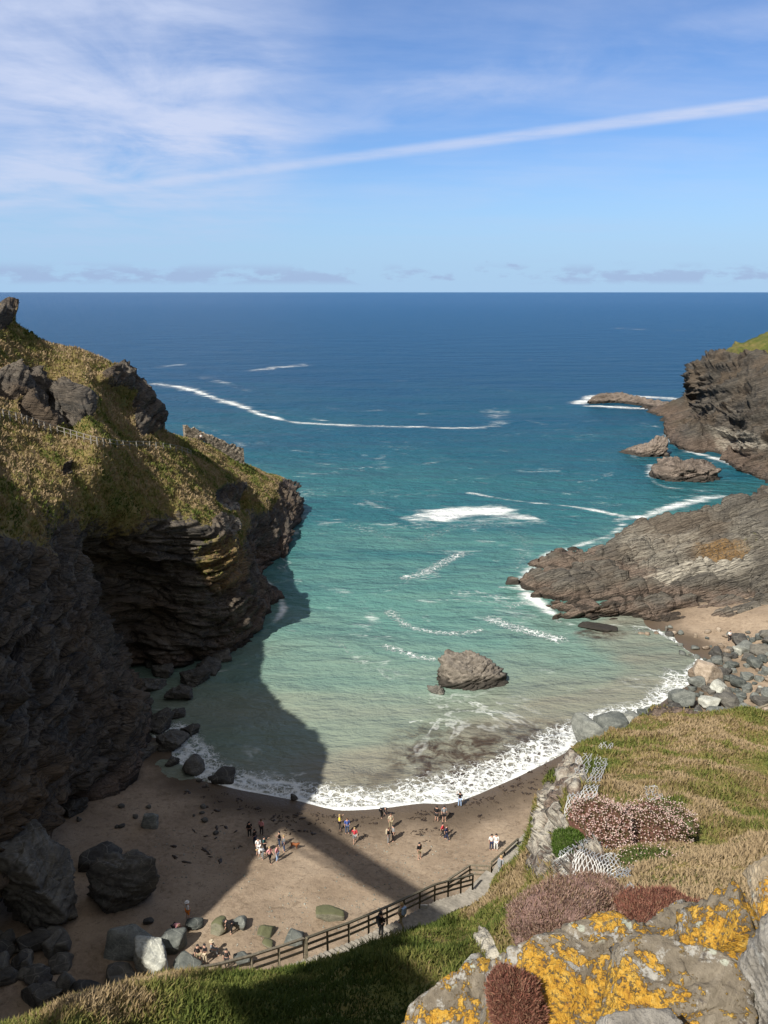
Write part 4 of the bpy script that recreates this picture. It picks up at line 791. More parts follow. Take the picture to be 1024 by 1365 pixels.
# turf tufts over the left cliff
G, GN = LEFTG, LEFTN; gx, gy, gd = proj(G)
area = np.linalg.norm(np.cross(np.gradient(G, axis=0), np.gradient(G, axis=1)), axis=-1)
msk = area*sst(LEFTGR, .40, .62)*(gx > -420)*(gx < 420)*(gd > 40)*(gd < 220)*np.where(gx < -40, .45, 1.)
q, qn_ = scatter(None, G, GN, msk, 150000, NR); dp = proj(q)[2]
v, f, c = blades(q, qn_, (.22+.26*NR.rand(len(q)))*1.25, .055+.05*NR.rand(len(q)), tints(q, NR, .70+.1*fbm(q*.05, 2, 4), 1.08), NR, .5)
tag(mesh('grass', v, f, M_blade, attrs={'tint': c}), 'rough brown and green turf covering the top of the left cliff', 'grass', kind='stuff')
def cushion(name, label, px, py, y, size, rz, tint, n_t, L, wdt, seed, base, grp=None, heads=None, tilt=(0, 0)):
    rsn = np.random.RandomState(seed); c = P(px, py, y); d_, f_ = ICO[5]
    v_ = d_*A(size)/2; v_ = v_*(1+.34*fbm(d_*1.5+seed, 3, seed)+.14*fbm(d_*5+seed, 3, seed))[:, None]
    R_ = np.array(Matrix.Rotation(rz, 3, 'Z') @ Matrix.Rotation(tilt[0], 3, 'X') @ Matrix.Rotation(tilt[1], 3, 'Y')); v_ = v_@R_.T
    root = empty(name, tuple(c)); tag(root, label, 'plant', grp)
    mesh('cushion', v_, f_, base, root)
    pick = rsn.randint(0, len(v_), n_t*2); pk = v_[pick]; nn = d_[pick]/A(size); nn = (nn/np.linalg.norm(nn, axis=1, keepdims=True))@R_.T
    k = nn[:, 2] > -.35; pk, nn = pk[k][:n_t], nn[k][:n_t]; pk = pk+rsn.normal(size=pk.shape)*min(size)*.03
    t_ = A(tint)[rsn.randint(0, len(tint), len(pk))]*(.7+.6*rsn.rand(len(pk), 1))
    v2, f2, c2 = blades(pk, nn*2, L*(.6+.8*rsn.rand(len(pk))), np.full(len(pk), wdt), t_, rsn, .38)
    mesh('foliage', v2, f2, M_blade, root, attrs={'tint': c2})
    if heads:
        nh, hr, hl, hc = heads; i_ = rsn.randint(0, len(pk), nh); ph = pk[i_]+ (nn[i_]*.5+A([0, 0, .8]))*hl*(.6+.6*rsn.rand(nh, 1)) + rsn.normal(size=(nh, 3))*hl*.2
        o_, of = ICO[2][0][:0], None
        octv = A([(1, 0, 0), (-1, 0, 0), (0, 1, 0), (0, -1, 0), (0, 0, .7), (0, 0, -.7)], float); octf = A([(0, 2, 4), (2, 1, 4), (1, 3, 4), (3, 0, 4), (2, 0, 5), (1, 2, 5), (3, 1, 5), (0, 3, 5)])
        hv = (ph[:, None, :]+octv[None]*hr*(.7+.6*rsn.rand(nh, 1, 1))).reshape(-1, 3); hf = (octf[None]+np.arange(nh)[:, None, None]*6).reshape(-1, 3)
        hcc = np.repeat(A(hc)[rsn.randint(0, len(hc), nh)]*(.75+.5*rsn.rand(nh, 1)), 6, 0)
        mesh('flower_heads', hv, hf, M_blade, root, attrs={'tint': hcc})['kind'] = 'stuff'
    return root
def flat_mat(name, c, rough=.9, nz=6, var=.35, bump=.02):
    m, n = mat(name); p = n.obj(); a = n.noise(p, nz, 5, .65)
    n.out(n.bsdf(n.ramp(a, [(.3, tuple(x*(1-var) for x in c)), (.7, tuple(min(1, x*(1+var)) for x in c))]), rough, n.bump(a, bump, .7), .25)); return m
M_mossbase = flat_mat('cushion_mauve', (.16, .10, .085)); M_mossred = flat_mat('cushion_rust', (.12, .055, .04)); M_mossgrn = flat_mat('cushion_green', (.07, .09, .03))
MAUVE = [(.28, .165, .125), (.32, .215, .165), (.19, .115, .085), (.36, .25, .20), (.22, .16, .09)]; RUST = [(.20, .08, .055), (.26, .12, .08), (.15, .06, .045), (.24, .14, .09)]; GRN = [(.09, .13, .03), (.13, .15, .04), (.06, .09, .02), (.2, .17, .07)]
cushion('moss_cushion', 'mauve brown cushion plant above the left end of the broad lichen slab', 752, 1228, 4.3, (.62, .5, .40), .2, MAUVE, 26000, .022, .0022, 1, M_mossbase)
cushion('moss_cushion', 'mauve brown cushion plant just below the wire netting', 805, 1214, 4.9, (.60, .5, .34), .0, MAUVE, 20000, .022, .0024, 2, M_mossbase)
cushion('moss_cushion', 'dark rusty cushion plant behind the orange lichen stones', 893, 1226, 4.2, (.58, .4, .24), .0, RUST, 16000, .022, .0024, 3, M_mossred)
cushion('moss_cushion', 'rusty cushion plant wedged at the bottom between two lichen stones', 686, 1340, 2.3, (.15, .20, .22), .3, RUST, 16000, .016, .0017, 4, M_mossred)
PKG = [(.15, .10, .06), (.20, .12, .08), (.12, .11, .035), (.09, .10, .025)]
PK = [(.50, .34, .30), (.58, .42, .38), (.44, .28, .25), (.60, .50, .42)]
GT = 'clumps of faded thrift on the hill'
cushion('thrift_clump', 'mound of faded pink thrift at the cliff edge above the main netting', 806, 1104, 17, (1.3, 1.6, .62), .2, PKG, 9000, .06, .005, 5, M_mossred, GT, (1300, .022, .12, PK))
cushion('thrift_clump', 'widest drift of faded thrift right of the mound, under the straw grass', 850, 1108, 17.5, (2.0, 2.0, .45), .1, PKG, 12000, .07, .005, 6, M_mossred, GT, (1300, .022, .14, PK))
cushion('thrift_clump', 'small pale thrift clump right of the widest drift', 890, 1094, 18.5, (1.2, 1.2, .32), .1, PKG, 5000, .07, .005, 7, M_mossgrn, GT, (420, .022, .14, PK))
cushion('thrift_clump', 'sparse thrift beside the right edge of the main netting', 868, 1156, 12.5, (1.0, .9, .22), .1, GRN, 7000, .07, .005, 8, M_mossgrn, GT, (260, .016, .12, PK))
cushion('green_tussock', 'bright green tussock at the cliff edge left of the thrift mound', 760, 1132, 16.6, (.62, .9, .62), .1, [(.06, .11, .015), (.10, .15, .03), (.045, .08, .012)], 9000, .07, .006, 9, M_mossgrn)
# ------------------------------------------------------------------ rockfall netting
def tube(pts, r, sides=4, closed=False):
    pts = np.asarray(pts, float); n_ = len(pts); t = np.gradient(pts, axis=0); t /= np.maximum(np.linalg.norm(t, axis=1, keepdims=True), 1e-9)
    ref = A([0, 0, 1.]) if abs(t[:, 2]).mean() < .8 else A([1., 0, 0]); a = np.cross(t, ref); a /= np.maximum(np.linalg.norm(a, axis=1, keepdims=True), 1e-9); b = np.cross(t, a)
    r = np.broadcast_to(r, (n_,))[:, None]; v = []
    for k in range(sides):
        an = 2*PI*(k+.5)/sides; v.append(pts+(a*math.cos(an)+b*math.sin(an))*r)
    v = np.stack(v, 1).reshape(-1, 3); f = [[i*sides+k, i*sides+(k+1) % sides, (i+1)*sides+(k+1) % sides, (i+1)*sides+k] for i in range(n_-1) for k in range(sides)]
    f += [list(range(sides))[::-1], [(n_-1)*sides+k for k in range(sides)]]; return v, f
class MB:
    def __init__(s): s.v = []; s.f = []; s.n = 0
    def add(s, v, f): s.v.append(np.asarray(v, float)); s.f += [[i+s.n for i in q] for q in f]; s.n += len(v); return s
    def box(s, c, sx_, sy_, sz_, R=None):
        v = A([(x, y, z) for x in (-.5, .5) for y in (-.5, .5) for z in (-.5, .5)], float)*A([sx_, sy_, sz_])
        if R is not None: v = v@np.array(R).T
        return s.add(v+A(c), [(0, 1, 3, 2), (4, 6, 7, 5), (0, 4, 5, 1), (2, 3, 7, 6), (0, 2, 6, 4), (1, 5, 7, 3)])
    def bar(s, a, b, w, h):
        a, b = A(a, float), A(b, float); d = b-a; L = np.linalg.norm(d); x = d/L; y = unit(np.cross((0, 0, 1), x)) if abs(x[2]) < .98 else A([0, 1., 0]); z = np.cross(x, y)
        return s.box((a+b)/2, L, w, h, np.stack([x, y, z], 1))
    def tube(s, p, r, k=5): return s.add(*tube(p, r, k))
    def build(s, name, m, parent=None, smooth=False, loc=None):
        v = np.concatenate(s.v)
        if loc is not None: v = v-A(loc)
        return mesh(name, v, s.f, m, parent, smooth)
m, n = mat('galvanised_wire'); n.out(n.bsdf((.60, .59, .56), .6, None, .4)); M_wire = m
def netpt(q):
    h = hit(q[0], q[1], (BV_slope,))
    if h is None or abs(h[0].y-q[2]) > 9: return P(*q)
    p_ = A(h[0]); return p_+unit(A([0, 0, CAMH])-p_)*(.34+.008*q[2])+A([0, 0, .04])
def netting(label, ctrl, nu, nvseg, cellw, r, seed):
    g_ = A([[netpt(q) for q in row] for row in ctrl]); rsn = np.random.RandomState(seed)
    s_ = cr1(g_, nvseg); s_ = cr1(s_.transpose(1, 0, 2), max(2, nu//(len(ctrl[0])-1)))       # s_: across x along
    b = MB(); nw = s_.shape[0]; nl = s_.shape[1]
    o_ = g_[0, 0]
    for i in range(nw):
        L0, L1 = int(nl*.12*rsn.rand()), nl-int(nl*.12*rsn.rand())
        j = np.arange(L0, L1); line = s_[i, L0:L1]; nb_ = s_[min(i+1, nw-1), L0:L1]-s_[max(i-1, 0), L0:L1]
        tri = np.where((j//2) % 2 == 0, 1, -1)*(1 if i % 2 else -1)*.8
        line = line+nb_*.23*tri[:, None]+rsn.normal(size=line.shape)*cellw*.03+fbm(line*1.6, 2, seed)[:, None]*A([.06, -.06, .06])
        if len(line) > 3: b.tube(line, r, 4)
    root = empty('rockfall_netting', tuple(o_)); tag(root, label, 'netting', 'wire netting draped on the cliff edge')
    b.build('wire_mesh', M_wire, root, loc=o_); return root
netting('widest sheet of wire netting fanned over the edge below the thrift', [[(758, 1122, 16.), (784, 1106, 15.6), (818, 1138, 14.2), (848, 1142, 13.6)], [(744, 1144, 15.), (776, 1136, 14.4), (808, 1156, 13.4), (842, 1162, 12.8)], [(728, 1170, 14.6), (762, 1172, 13.4), (800, 1180, 12.4), (838, 1184, 12.0)], [(712, 1202, 14.2), (748, 1206, 12.6), (792, 1206, 11.6), (828, 1202, 11.4)]], 45, 10, .1, .0075, 1)
netting('narrow strip of wire netting hanging left of the thrift mound', [[(800, 990, 36), (818, 988, 35.6)], [(792, 1020, 31), (808, 1016, 30.5)], [(780, 1050, 26), (798, 1050, 25.5)], [(762, 1082, 22.5), (782, 1080, 22)]], 9, 16, .1, .013, 2)
netting('upper left strip of wire netting on the cliff edge, beside bare rock', [[(770, 1006, 34), (792, 994, 35)], [(766, 1030, 30), (784, 1028, 29.5)], [(758, 1062, 25.5), (774, 1060, 25)], [(752, 1090, 22.5), (768, 1088, 22)]], 8, 14, .1, .012, 3)
netting('small tangle of wire netting on the open grass of the hill', [[(856, 1050, 25), (870, 1048, 25)], [(862, 1058, 24), (880, 1056, 24)], [(868, 1068, 23), (886, 1066, 23)]], 8, 6, .1, .012, 4)
# ------------------------------------------------------------------ stone steps and wooden fences
M_wood = flat_mat('weathered_timber', (.20, .17, .12), .85, 9, .45, .01); M_woodd = flat_mat('dark_timber', (.125, .108, .072), .85, 9, .4, .01); M_step = flat_mat('worn_stone_steps', (.26, .235, .195), .9, 3, .35, .02); M_white = flat_mat('white_card', (.8, .8, .8), .6, 3, .02, 0)  # two timbers, the second one a darker brown
KL = np.concatenate([[0], np.cumsum(np.linalg.norm(np.diff(KP[:, :2], axis=0), axis=1))])
def kat(s): return A([np.interp(s, KL, KP[:, j]) for j in range(3)])
root = empty('stone_staircase', tuple(kat(0))); tag(root, 'worn stone staircase descending to the beach inside the wooden handrail', 'stairs')
s0 = 0.
while s0 < KL[len(FW)-1]-.2:
    a = kat(s0); slp = abs(kat(s0+.4)[2]-kat(s0)[2])/.4; run = .42 if slp > .25 else .7
    b = kat(s0+run); d = unit(A([b[0]-a[0], b[1]-a[1], 0])); sdn = A([d[1], -d[0], 0]); c = (a+b)/2; c[2] = min(a[2], b[2])+.02
    R_ = np.stack([d, sdn, A([0, 0, 1.])], 1); bb = MB(); bb.box(c-A([0, 0, .17])-A(root.location), run*1.04, 1.42, .38, R_)
    o = bb.build('step', M_step, root); bv = o.modifiers.new('b', 'BEVEL'); bv.width = .025; bv.segments = 2
    s0 += run
c = kat(KL[len(FW)-1]+.9); bb = MB(); bb.box(c-A([0, 0, .3])-A(root.location), 2.9, 2.3, .5, np.array(Matrix.Rotation(.9, 3, 'Z'))); o = bb.build('landing', M_step, root); bv = o.modifiers.new('b', 'BEVEL'); bv.width = .03
for s0 in np.arange(KL[len(FW)]+.8, KL[-1], .42):
    a = kat(s0); b = kat(s0+.42); d = unit(A([b[0]-a[0], b[1]-a[1], 0])); R_ = np.stack([d, A([d[1], -d[0], 0]), A([0, 0, 1.])], 1)
    bb = MB(); bb.box((a+b)/2-A([0, 0, .2])-A(root.location), .44, 1.5, .38, R_); bb.build('step', M_step, root)
def fence_run(label, pts, hgt, rails, mw, post=.11, spacing=None, cap=.13):
    pts = A(pts, float); root = empty('wooden_fence', tuple(pts[0])); tag(root, label, 'fence', 'wooden fences beside the steps'); o0 = pts[0]
    for p_ in pts: b = MB(); b.box(p_+A([0, 0, hgt/2-.15])-o0, post, post, hgt+.3); b.build('post', mw, root)
    for hz_, w_, h_ in rails:
        for i in range(len(pts)-1): b = MB(); b.bar(pts[i]+A([0, 0, hz_])-o0, pts[i+1]+A([0, 0, hz_])-o0, w_, h_); b.build('rail', mw, root)
    return root
RL = [(1.12, .15, .075), (.72, .05, .12), (.34, .05, .12)]
FS = cr1(FW, 3)
FLn = np.concatenate([[0], np.cumsum(np.linalg.norm(np.diff(FW, axis=0), axis=1))])
def fat(s): return A([np.interp(s, FLn, FW[:, j]) for j in range(3)])
sp_ = np.arange(FLn[1], FLn[-1]+.01, 1.9); k6 = [s for s in sp_ if s < FLn[5]]; k7 = [s for s in sp_ if s >= FLn[5]]
fence_run('pale weathered fence along the upper path at the foot of the grass bank', [fat(s) for s in k6], 1.1, RL, M_wood)
fence_run('dark shaded handrail fence beside the stone steps', [fat(k6[-1])+A([.13, .02, 0])]+[fat(s) for s in k7]+[FW[-1]], 1.1, RL, M_woodd)
e = FW[-1]
fence_run('pale short fence round the landing at the bottom of the steps', [P(597, 1190, 50.), P(626, 1170, 53.2), P(652, 1171, 53.4)], 1.05, RL, M_wood)
fence_run('dark fence flanking the last steps that vanish behind the grassy slope', [P(655, 1166, 53.8), P(672, 1150, 56.5), P(690, 1133, 60.)], 1.05, RL, M_woodd)
fence_run('short rail fence by the path at the right edge above the boulders', [W(1000, 968, 20.5), W(1012, 962, 20.8), W(1030, 955, 21.)], 1.1, RL, M_wood)
b = MB(); c = kat(KL[7]+3.2); b.box(c+A([-.1, .2, .45]), .42, .03, .42, np.array(Matrix.Rotation(.3, 3, 'X'))); o = b.build('notice_board', M_white, None)
o.location = (0, 0, 0); tag(o, 'small white notice propped beside the stone steps', 'notice')
# ------------------------------------------------------------------ ruined wall with a gateway on the left headland
m, n = mat('ruin_masonry'); p = n.pos(); a = n.noise(p, 1.3, 5, .65); b_ = n.voro(n.mapv(p, scale=(1, 1, 2.2)), 1.9, out='Color'); e_ = n.voro(n.mapv(p, scale=(1, 1, 2.2)), 1.9, 'DISTANCE_TO_EDGE')
sb = n.n('ShaderNodeSeparateColor'); n.put(sb.inputs[0], b_)
col = n.ramp(n.m('ADD', n.m('MULTIPLY', sb.outputs[0], .6), n.m('MULTIPLY', a, .5)), [(.2, (.12, .10, .08)), (.5, (.26, .21, .155)), (.85, (.42, .36, .28))]); col = n.mix(n.ss(e_, .06, .0), col, (.07, .055, .045))
n.out(n.bsdf(col, .9, n.bump(n.ss(e_, 0, .15), .12, .8), .2)); M_wall = m
wa, wb = P(246, 585, 172), P(325, 628, 180); wa[2] -= .3; wb[2] -= 1.2
def wallgrid(a, b, top0, top1, th, nx, nz, gate=None):
    d = unit(A([b[0]-a[0], b[1]-a[1], 0])); sdn = A([-d[1], d[0], 0]); L = np.hypot(*(b-a)[:2]); vs, fs = [], []
    def pt(s, t, side):
        base = a[2]+(b[2]-a[2])*s; tp = top0+(top1-top0)*s+.28*float(vn(A([s*26., 3, side]), 4))+.2*float(vn(A([s*70., 1, side]), 6))
        z = base-1.5+(tp-base+1.5)*t; q_ = a+d*L*s; q_ = A([q_[0], q_[1], z])+sdn*th*(side-.5); return q_+sdn*(.10*float(vn(q_*1.9, 3)))*(1 if side else -1)
    idx = {}
    for sd_ in (0, 1):
        for i in range(nx+1):
            for j in range(nz+1): idx[sd_, i, j] = len(vs); vs.append(pt(i/nx, j/nz, sd_))
    def solid(i, j):
        if i < 0 or i >= nx or j < 0 or j >= nz: return False
        s, t = (i+.5)/nx*L, vs[idx[0, i, j]][2]-(a[2]+(b[2]-a[2])*(i/nx))
        if gate:
            g0, g1, gh = gate; mid = (g0+g1)/2; r_ = (g1-g0)/2
            if g0 < s < g1 and t < gh+math.sqrt(max(0, r_*r_-(s-mid)**2)): return False
        return True
    for i in range(nx):
        for j in range(nz):
            if not solid(i, j): continue
            fs.append([idx[0, i, j], idx[0, i+1, j], idx[0, i+1, j+1], idx[0, i, j+1]]); fs.append([idx[1, i, j], idx[1, i, j+1], idx[1, i+1, j+1], idx[1, i+1, j]])
            for (di, dj, p1, p2) in ((-1, 0, (i, j), (i, j+1)), (1, 0, (i+1, j), (i+1, j+1)), (0, -1, (i, j), (i+1, j)), (0, 1, (i, j+1), (i+1, j+1))):
                if not solid(i+di, j+dj): fs.append([idx[0, p1[0], p1[1]], idx[0, p2[0], p2[1]], idx[1, p2[0], p2[1]], idx[1, p1[0], p1[1]]])
    return vs, fs
v, f = wallgrid(wa, wb, wa[2]+3.4, wb[2]+6.2, 1.0, 90, 26, gate=(3.2, 4.9, 1.5))
o = mesh('ruined_wall', v, f, M_wall, smooth=False); tag(o, 'ruined brown stone wall with an arched gateway on the left headland', 'wall')
we = P(327, 628, 177); we2 = P(300, 640, 170)
# small post-and-rail fence along the path to the gateway
m, n = mat('grey_fence_post'); n.out(n.bsdf((.24, .22, .19), .85)); M_post = m
ppx = cr1(A([(0, 555), (30, 562), (60, 572), (95, 582), (130, 592), (165, 596), (200, 596), (235, 600), (255, 606)], float), 4)
ph = [hit(x, y+2, (BV_left,)) for x, y in ppx]; ph = [A(h[0]) for h in ph if h]
root = empty('path_fence', tuple(ph[0])); tag(root, 'thin grey post and wire fence along the cliff path to the gateway', 'fence')
for p_ in ph: b = MB(); b.box(p_+A([0, 0, .45])-ph[0], .13, .13, 1.3); b.build('post', M_post, root)
for hz_ in (.55, 1.05): b = MB(); b.tube([p_+A([0, 0, hz_])-ph[0] for p_ in ph], .035, 4); b.build('rail', M_post, root)
# ------------------------------------------------------------------ the footbridge (out of frame; its shadow crosses the beach)
b1_, b2_ = sh(382, 1091, 55, 1.), sh(537, 1190, 55, 1.5); bd = unit(b2_-b1_); sd_ = A([bd[1], -bd[0], 0]); 
e0, e1, e2, e3 = sh(367, 1099, 55, 1), sh(519, 1196, 55, 1.5), sh(398, 1083, 55, 1), sh(554, 1185, 55, 1.5); bw = abs((e2-e0)@sd_)*.5+abs((e3-e1)@sd_)*.5
M_deck = flat_mat('bridge_slate_deck', (.16, .16, .16)); M_steel = flat_mat('bridge_steel', (.12, .11, .10), .5)
ba, bb_ = b1_-bd*10, b2_+bd*34; root = empty('footbridge', tuple(ba)); tag(root, 'steel footbridge high across the cove, casting the straight shadow on the beach', 'bridge')
b = MB(); b.bar((0, 0, 0), bb_-ba, bw, .35); b.build('deck', M_deck, root)
for s_ in (-1, 1):
    b = MB(); b.bar(sd_*s_*bw*.48+A([0, 0, 1.2]), bb_-ba+sd_*s_*bw*.48+A([0, 0, 1.2]), .06, .06)
    for t in np.arange(0, np.linalg.norm(bb_-ba), .3): b.bar(bd*t+sd_*s_*bw*.48+A([0, 0, .17]), bd*t+sd_*s_*bw*.48+A([0, 0, 1.2]), .015, .015)
    b.build('railing', M_steel, root); b = MB(); b.tube([bd*t+sd_*s_*bw*.42-A([0, 0, .2+4.*abs(t/np.linalg.norm(bb_-ba)*2-1)**2]) for t in np.linspace(0, np.linalg.norm(bb_-ba), 30)], .14, 6); b.build('chord', M_steel, root)
print('bridge', ba, bb_, bw)
# ------------------------------------------------------------------ seaweed and pebbles
m, n = mat('seaweed'); n.out(n.bsdf((.035, .022, .014), .6, None, .4)); M_weed = m
NRs = np.random.RandomState(9); vs, fs, nn0 = [], [], 0
seg = WL[(proj(np.c_[WL, WL[:, 0]*0])[0] > 270) & (proj(np.c_[WL, WL[:, 0]*0])[0] < 740)]
d_, f_ = ICO[2]
def blob(x, y, z, sx_, sy_, sz_, rz):
    global nn0
    c_, s_ = math.cos(rz), math.sin(rz); v = d_*A([sx_, sy_, sz_])*(1+.35*NRs.normal(size=(len(d_), 1))); v = v@A([[c_, s_, 0], [-s_, c_, 0], [0, 0, 1]]); vs.append(v+A([x, y, z])); fs.append(f_+nn0); nn0 += len(v)
for i in range(330):
    k = NRs.randint(len(seg)); q_ = seg[k]; off = 1.2+abs(NRs.normal())*1.0+(NRs.rand() < .12)*2.5+1.2*float(vn(A([k*.09, 1., 2.]), 3)); x, y = q_[0]+NRs.normal()*.5, q_[1]-off
    if x < -11 and NRs.rand() < .6: continue
    if float(vn(A([k*.2, 5., 2.]), 9)) < -.25: continue
    z, _s = beach_z(A([x]), A([y])); w_ = .06+.22*NRs.rand()**2
    for _ in range(3): blob(x+NRs.normal()*w_, y+NRs.normal()*.12, z[0]+.01, w_*.8, w_*.35, .04, NRs.rand()*3)
for i in range(26):
    x_, y_ = NRs.uniform(230, 330), NRs.uniform(1055, 1150); h_ = hit(x_, y_, (BV_beach,))
    if h_: w_ = .12+.3*NRs.rand(); blob(h_[0].x, h_[0].y, h_[0].z+.01, w_, w_*.4, .05, NRs.rand()*3)
tag(mesh('seaweed', np.concatenate(vs), np.concatenate(fs), M_weed), 'dark scraps of seaweed strewn along the tide line', 'seaweed', kind='stuff')
vs, fs, nn0 = [], [], 0
for i in range(1500):
    x_, y_ = NRs.uniform(200, 690), NRs.uniform(1095, 1300); q_ = W(x_, y_, 1.5)
    if float(fbm(A([q_*.16]), 2, 44)[0]) < .02: continue
    z, s_ = beach_z(A([q_[0]]), A([q_[1]]))
    w_ = .03+.06*NRs.rand()**2
    if s_[0] > 3: blob(q_[0], q_[1], z[0]+.01, w_, w_*.8, w_*.5, NRs.rand()*3)
tag(mesh('pebbles', np.concatenate(vs), np.concatenate(fs), S_pale), 'pale pebbles and shell bits scattered on the dry sand', 'pebbles', kind='stuff')
# ------------------------------------------------------------------ people
def skin_mesh(verts, edges, rad, root=0, sub=1):
    me = bpy.data.meshes.new('tmp'); me.from_pydata(verts, edges, []); o = bpy.data.objects.new('tmp', me); C.objects.link(o)
    md = o.modifiers.new('s', 'SKIN'); sv = me.skin_vertices[0].data
    for i, r_ in enumerate(rad): sv[i].radius = (r_, r_) if np.isscalar(r_) else r_; sv[i].use_root = (i == root)
    md2 = o.modifiers.new('u', 'SUBSURF'); md2.levels = sub; md2.render_levels = sub
    dg = bpy.context.evaluated_depsgraph_get(); ev = o.evaluated_get(dg); m2 = bpy.data.meshes.new_from_object(ev); bpy.data.objects.remove(o); bpy.data.meshes.remove(me)
    m2.polygons.foreach_set('use_smooth', np.ones(len(m2.polygons), bool)); return m2
def pose_pts(kind):
    # z up, faces -y;   pelvis .95, neck 1.45, head top 1.72
    J = dict(pel=(0, 0, .95), ch=(0, .0, 1.22), nk=(0, 0, 1.46), hd=(0, -.02, 1.56), tp=(0, -.02, 1.66),
             shl=(-.19, 0, 1.40), ell=(-.25, .03, 1.12), hal=(-.24, -.06, .88), fil=(-.24, -.08, .79),
             shr=(.19, 0, 1.40), elr=(.25, .03, 1.12), har=(.24, -.06, .88), fir=(.24, -.08, .79),
             hil=(-.10, 0, .90), knl=(-.12, -.02, .50), anl=(-.13, .02, .09), tol=(-.14, -.13, .04),
             hir=(.10, 0, .90), knr=(.12, -.02, .50), anr=(.13, .02, .09), tor=(.14, -.13, .04))
    u = dict(J)
    if kind == 'walk': u.update(knl=(-.11, -.16, .53), anl=(-.11, -.24, .10), tol=(-.11, -.40, .08), knr=(.11, .02, .50), anr=(.11, .26, .14), tor=(.11, .15, .04), ell=(-.24, .14, 1.14), hal=(-.22, .12, .90), fil=(-.22, .11, .81), elr=(.24, -.06, 1.13), har=(.22, -.26, .98), fir=(.22, -.33, .93))
    if kind == 'bend': u.update(pel=(0, .10, .90), ch=(0, -.14, 1.08), nk=(0, -.40, 1.15), hd=(0, -.49, 1.17), tp=(0, -.60, 1.17), shl=(-.18, -.34, 1.12), ell=(-.22, -.40, .84), hal=(-.18, -.48, .62), fil=(-.18, -.50, .54), shr=(.18, -.34, 1.12), elr=(.22, -.40, .84), har=(.18, -.48, .62), fir=(.18, -.50, .54), hil=(-.1, .10, .86), hir=(.1, .10, .86))
    if kind == 'arm': u.update(elr=(.34, -.14, 1.30), har=(.30, -.34, 1.46), fir=(.29, -.40, 1.52), ell=(-.26, -.08, 1.16), hal=(-.12, -.26, 1.12), fil=(-.06, -.28, 1.12))
    if kind == 'sit': 
        u = {k: (x, y, z-.48) for k, (x, y, z) in J.items()}; u.update(knl=(-.13, -.42, .46), anl=(-.13, -.44, .09), tol=(-.14, -.60, .04), knr=(.13, -.42, .46), anr=(.13, -.44, .09), tor=(.14, -.60, .04), hal=(-.14, -.34, .55), fil=(-.12, -.4, .52), har=(.14, -.34, .55), fir=(.12, -.4, .52), ell=(-.26, -.08, .68), elr=(.26, -.08, .68))
    if kind == 'wide': u.update(anl=(-.22, -.04, .09), tol=(-.24, -.19, .04), knl=(-.17, -.03, .5), anr=(.22, .04, .09), tor=(.24, -.11, .04), knr=(.17, .0, .5), hal=(-.10, -.22, 1.05), fil=(-.04, -.25, 1.07), har=(.10, -.22, 1.05), fir=(.04, -.25, 1.07))
    return u
RD = dict(pel=.135, ch=(.155, .11), nk=.058, hd=.088, tp=.082, shl=.062, ell=.042, hal=.030, fil=.022, hil=.085, knl=.058, anl=.040, tol=.036)
ED = [('pel', 'ch'), ('ch', 'nk'), ('nk', 'hd'), ('hd', 'tp'), ('nk', 'shl'), ('shl', 'ell'), ('ell', 'hal'), ('hal', 'fil'), ('nk', 'shr'), ('shr', 'elr'), ('elr', 'har'), ('har', 'fir'), ('pel', 'hil'), ('hil', 'knl'), ('knl', 'anl'), ('anl', 'tol'), ('pel', 'hir'), ('hir', 'knr'), ('knr', 'anr'), ('anr', 'tor')]
def rd(k): return RD.get(k) or RD.get(k[:-1]+'l')
def sub_skin(u, names, edges, grow, sub=1):
    ii = {k: i for i, k in enumerate(names)}; return skin_mesh([u[k] for k in names], [(ii[a], ii[b]) for a, b in edges], [tuple(x*grow[0]+grow[1] for x in rd(k)) if isinstance(rd(k), tuple) else rd(k)*grow[0]+grow[1] for k in names], 0, sub)
TPL = {}
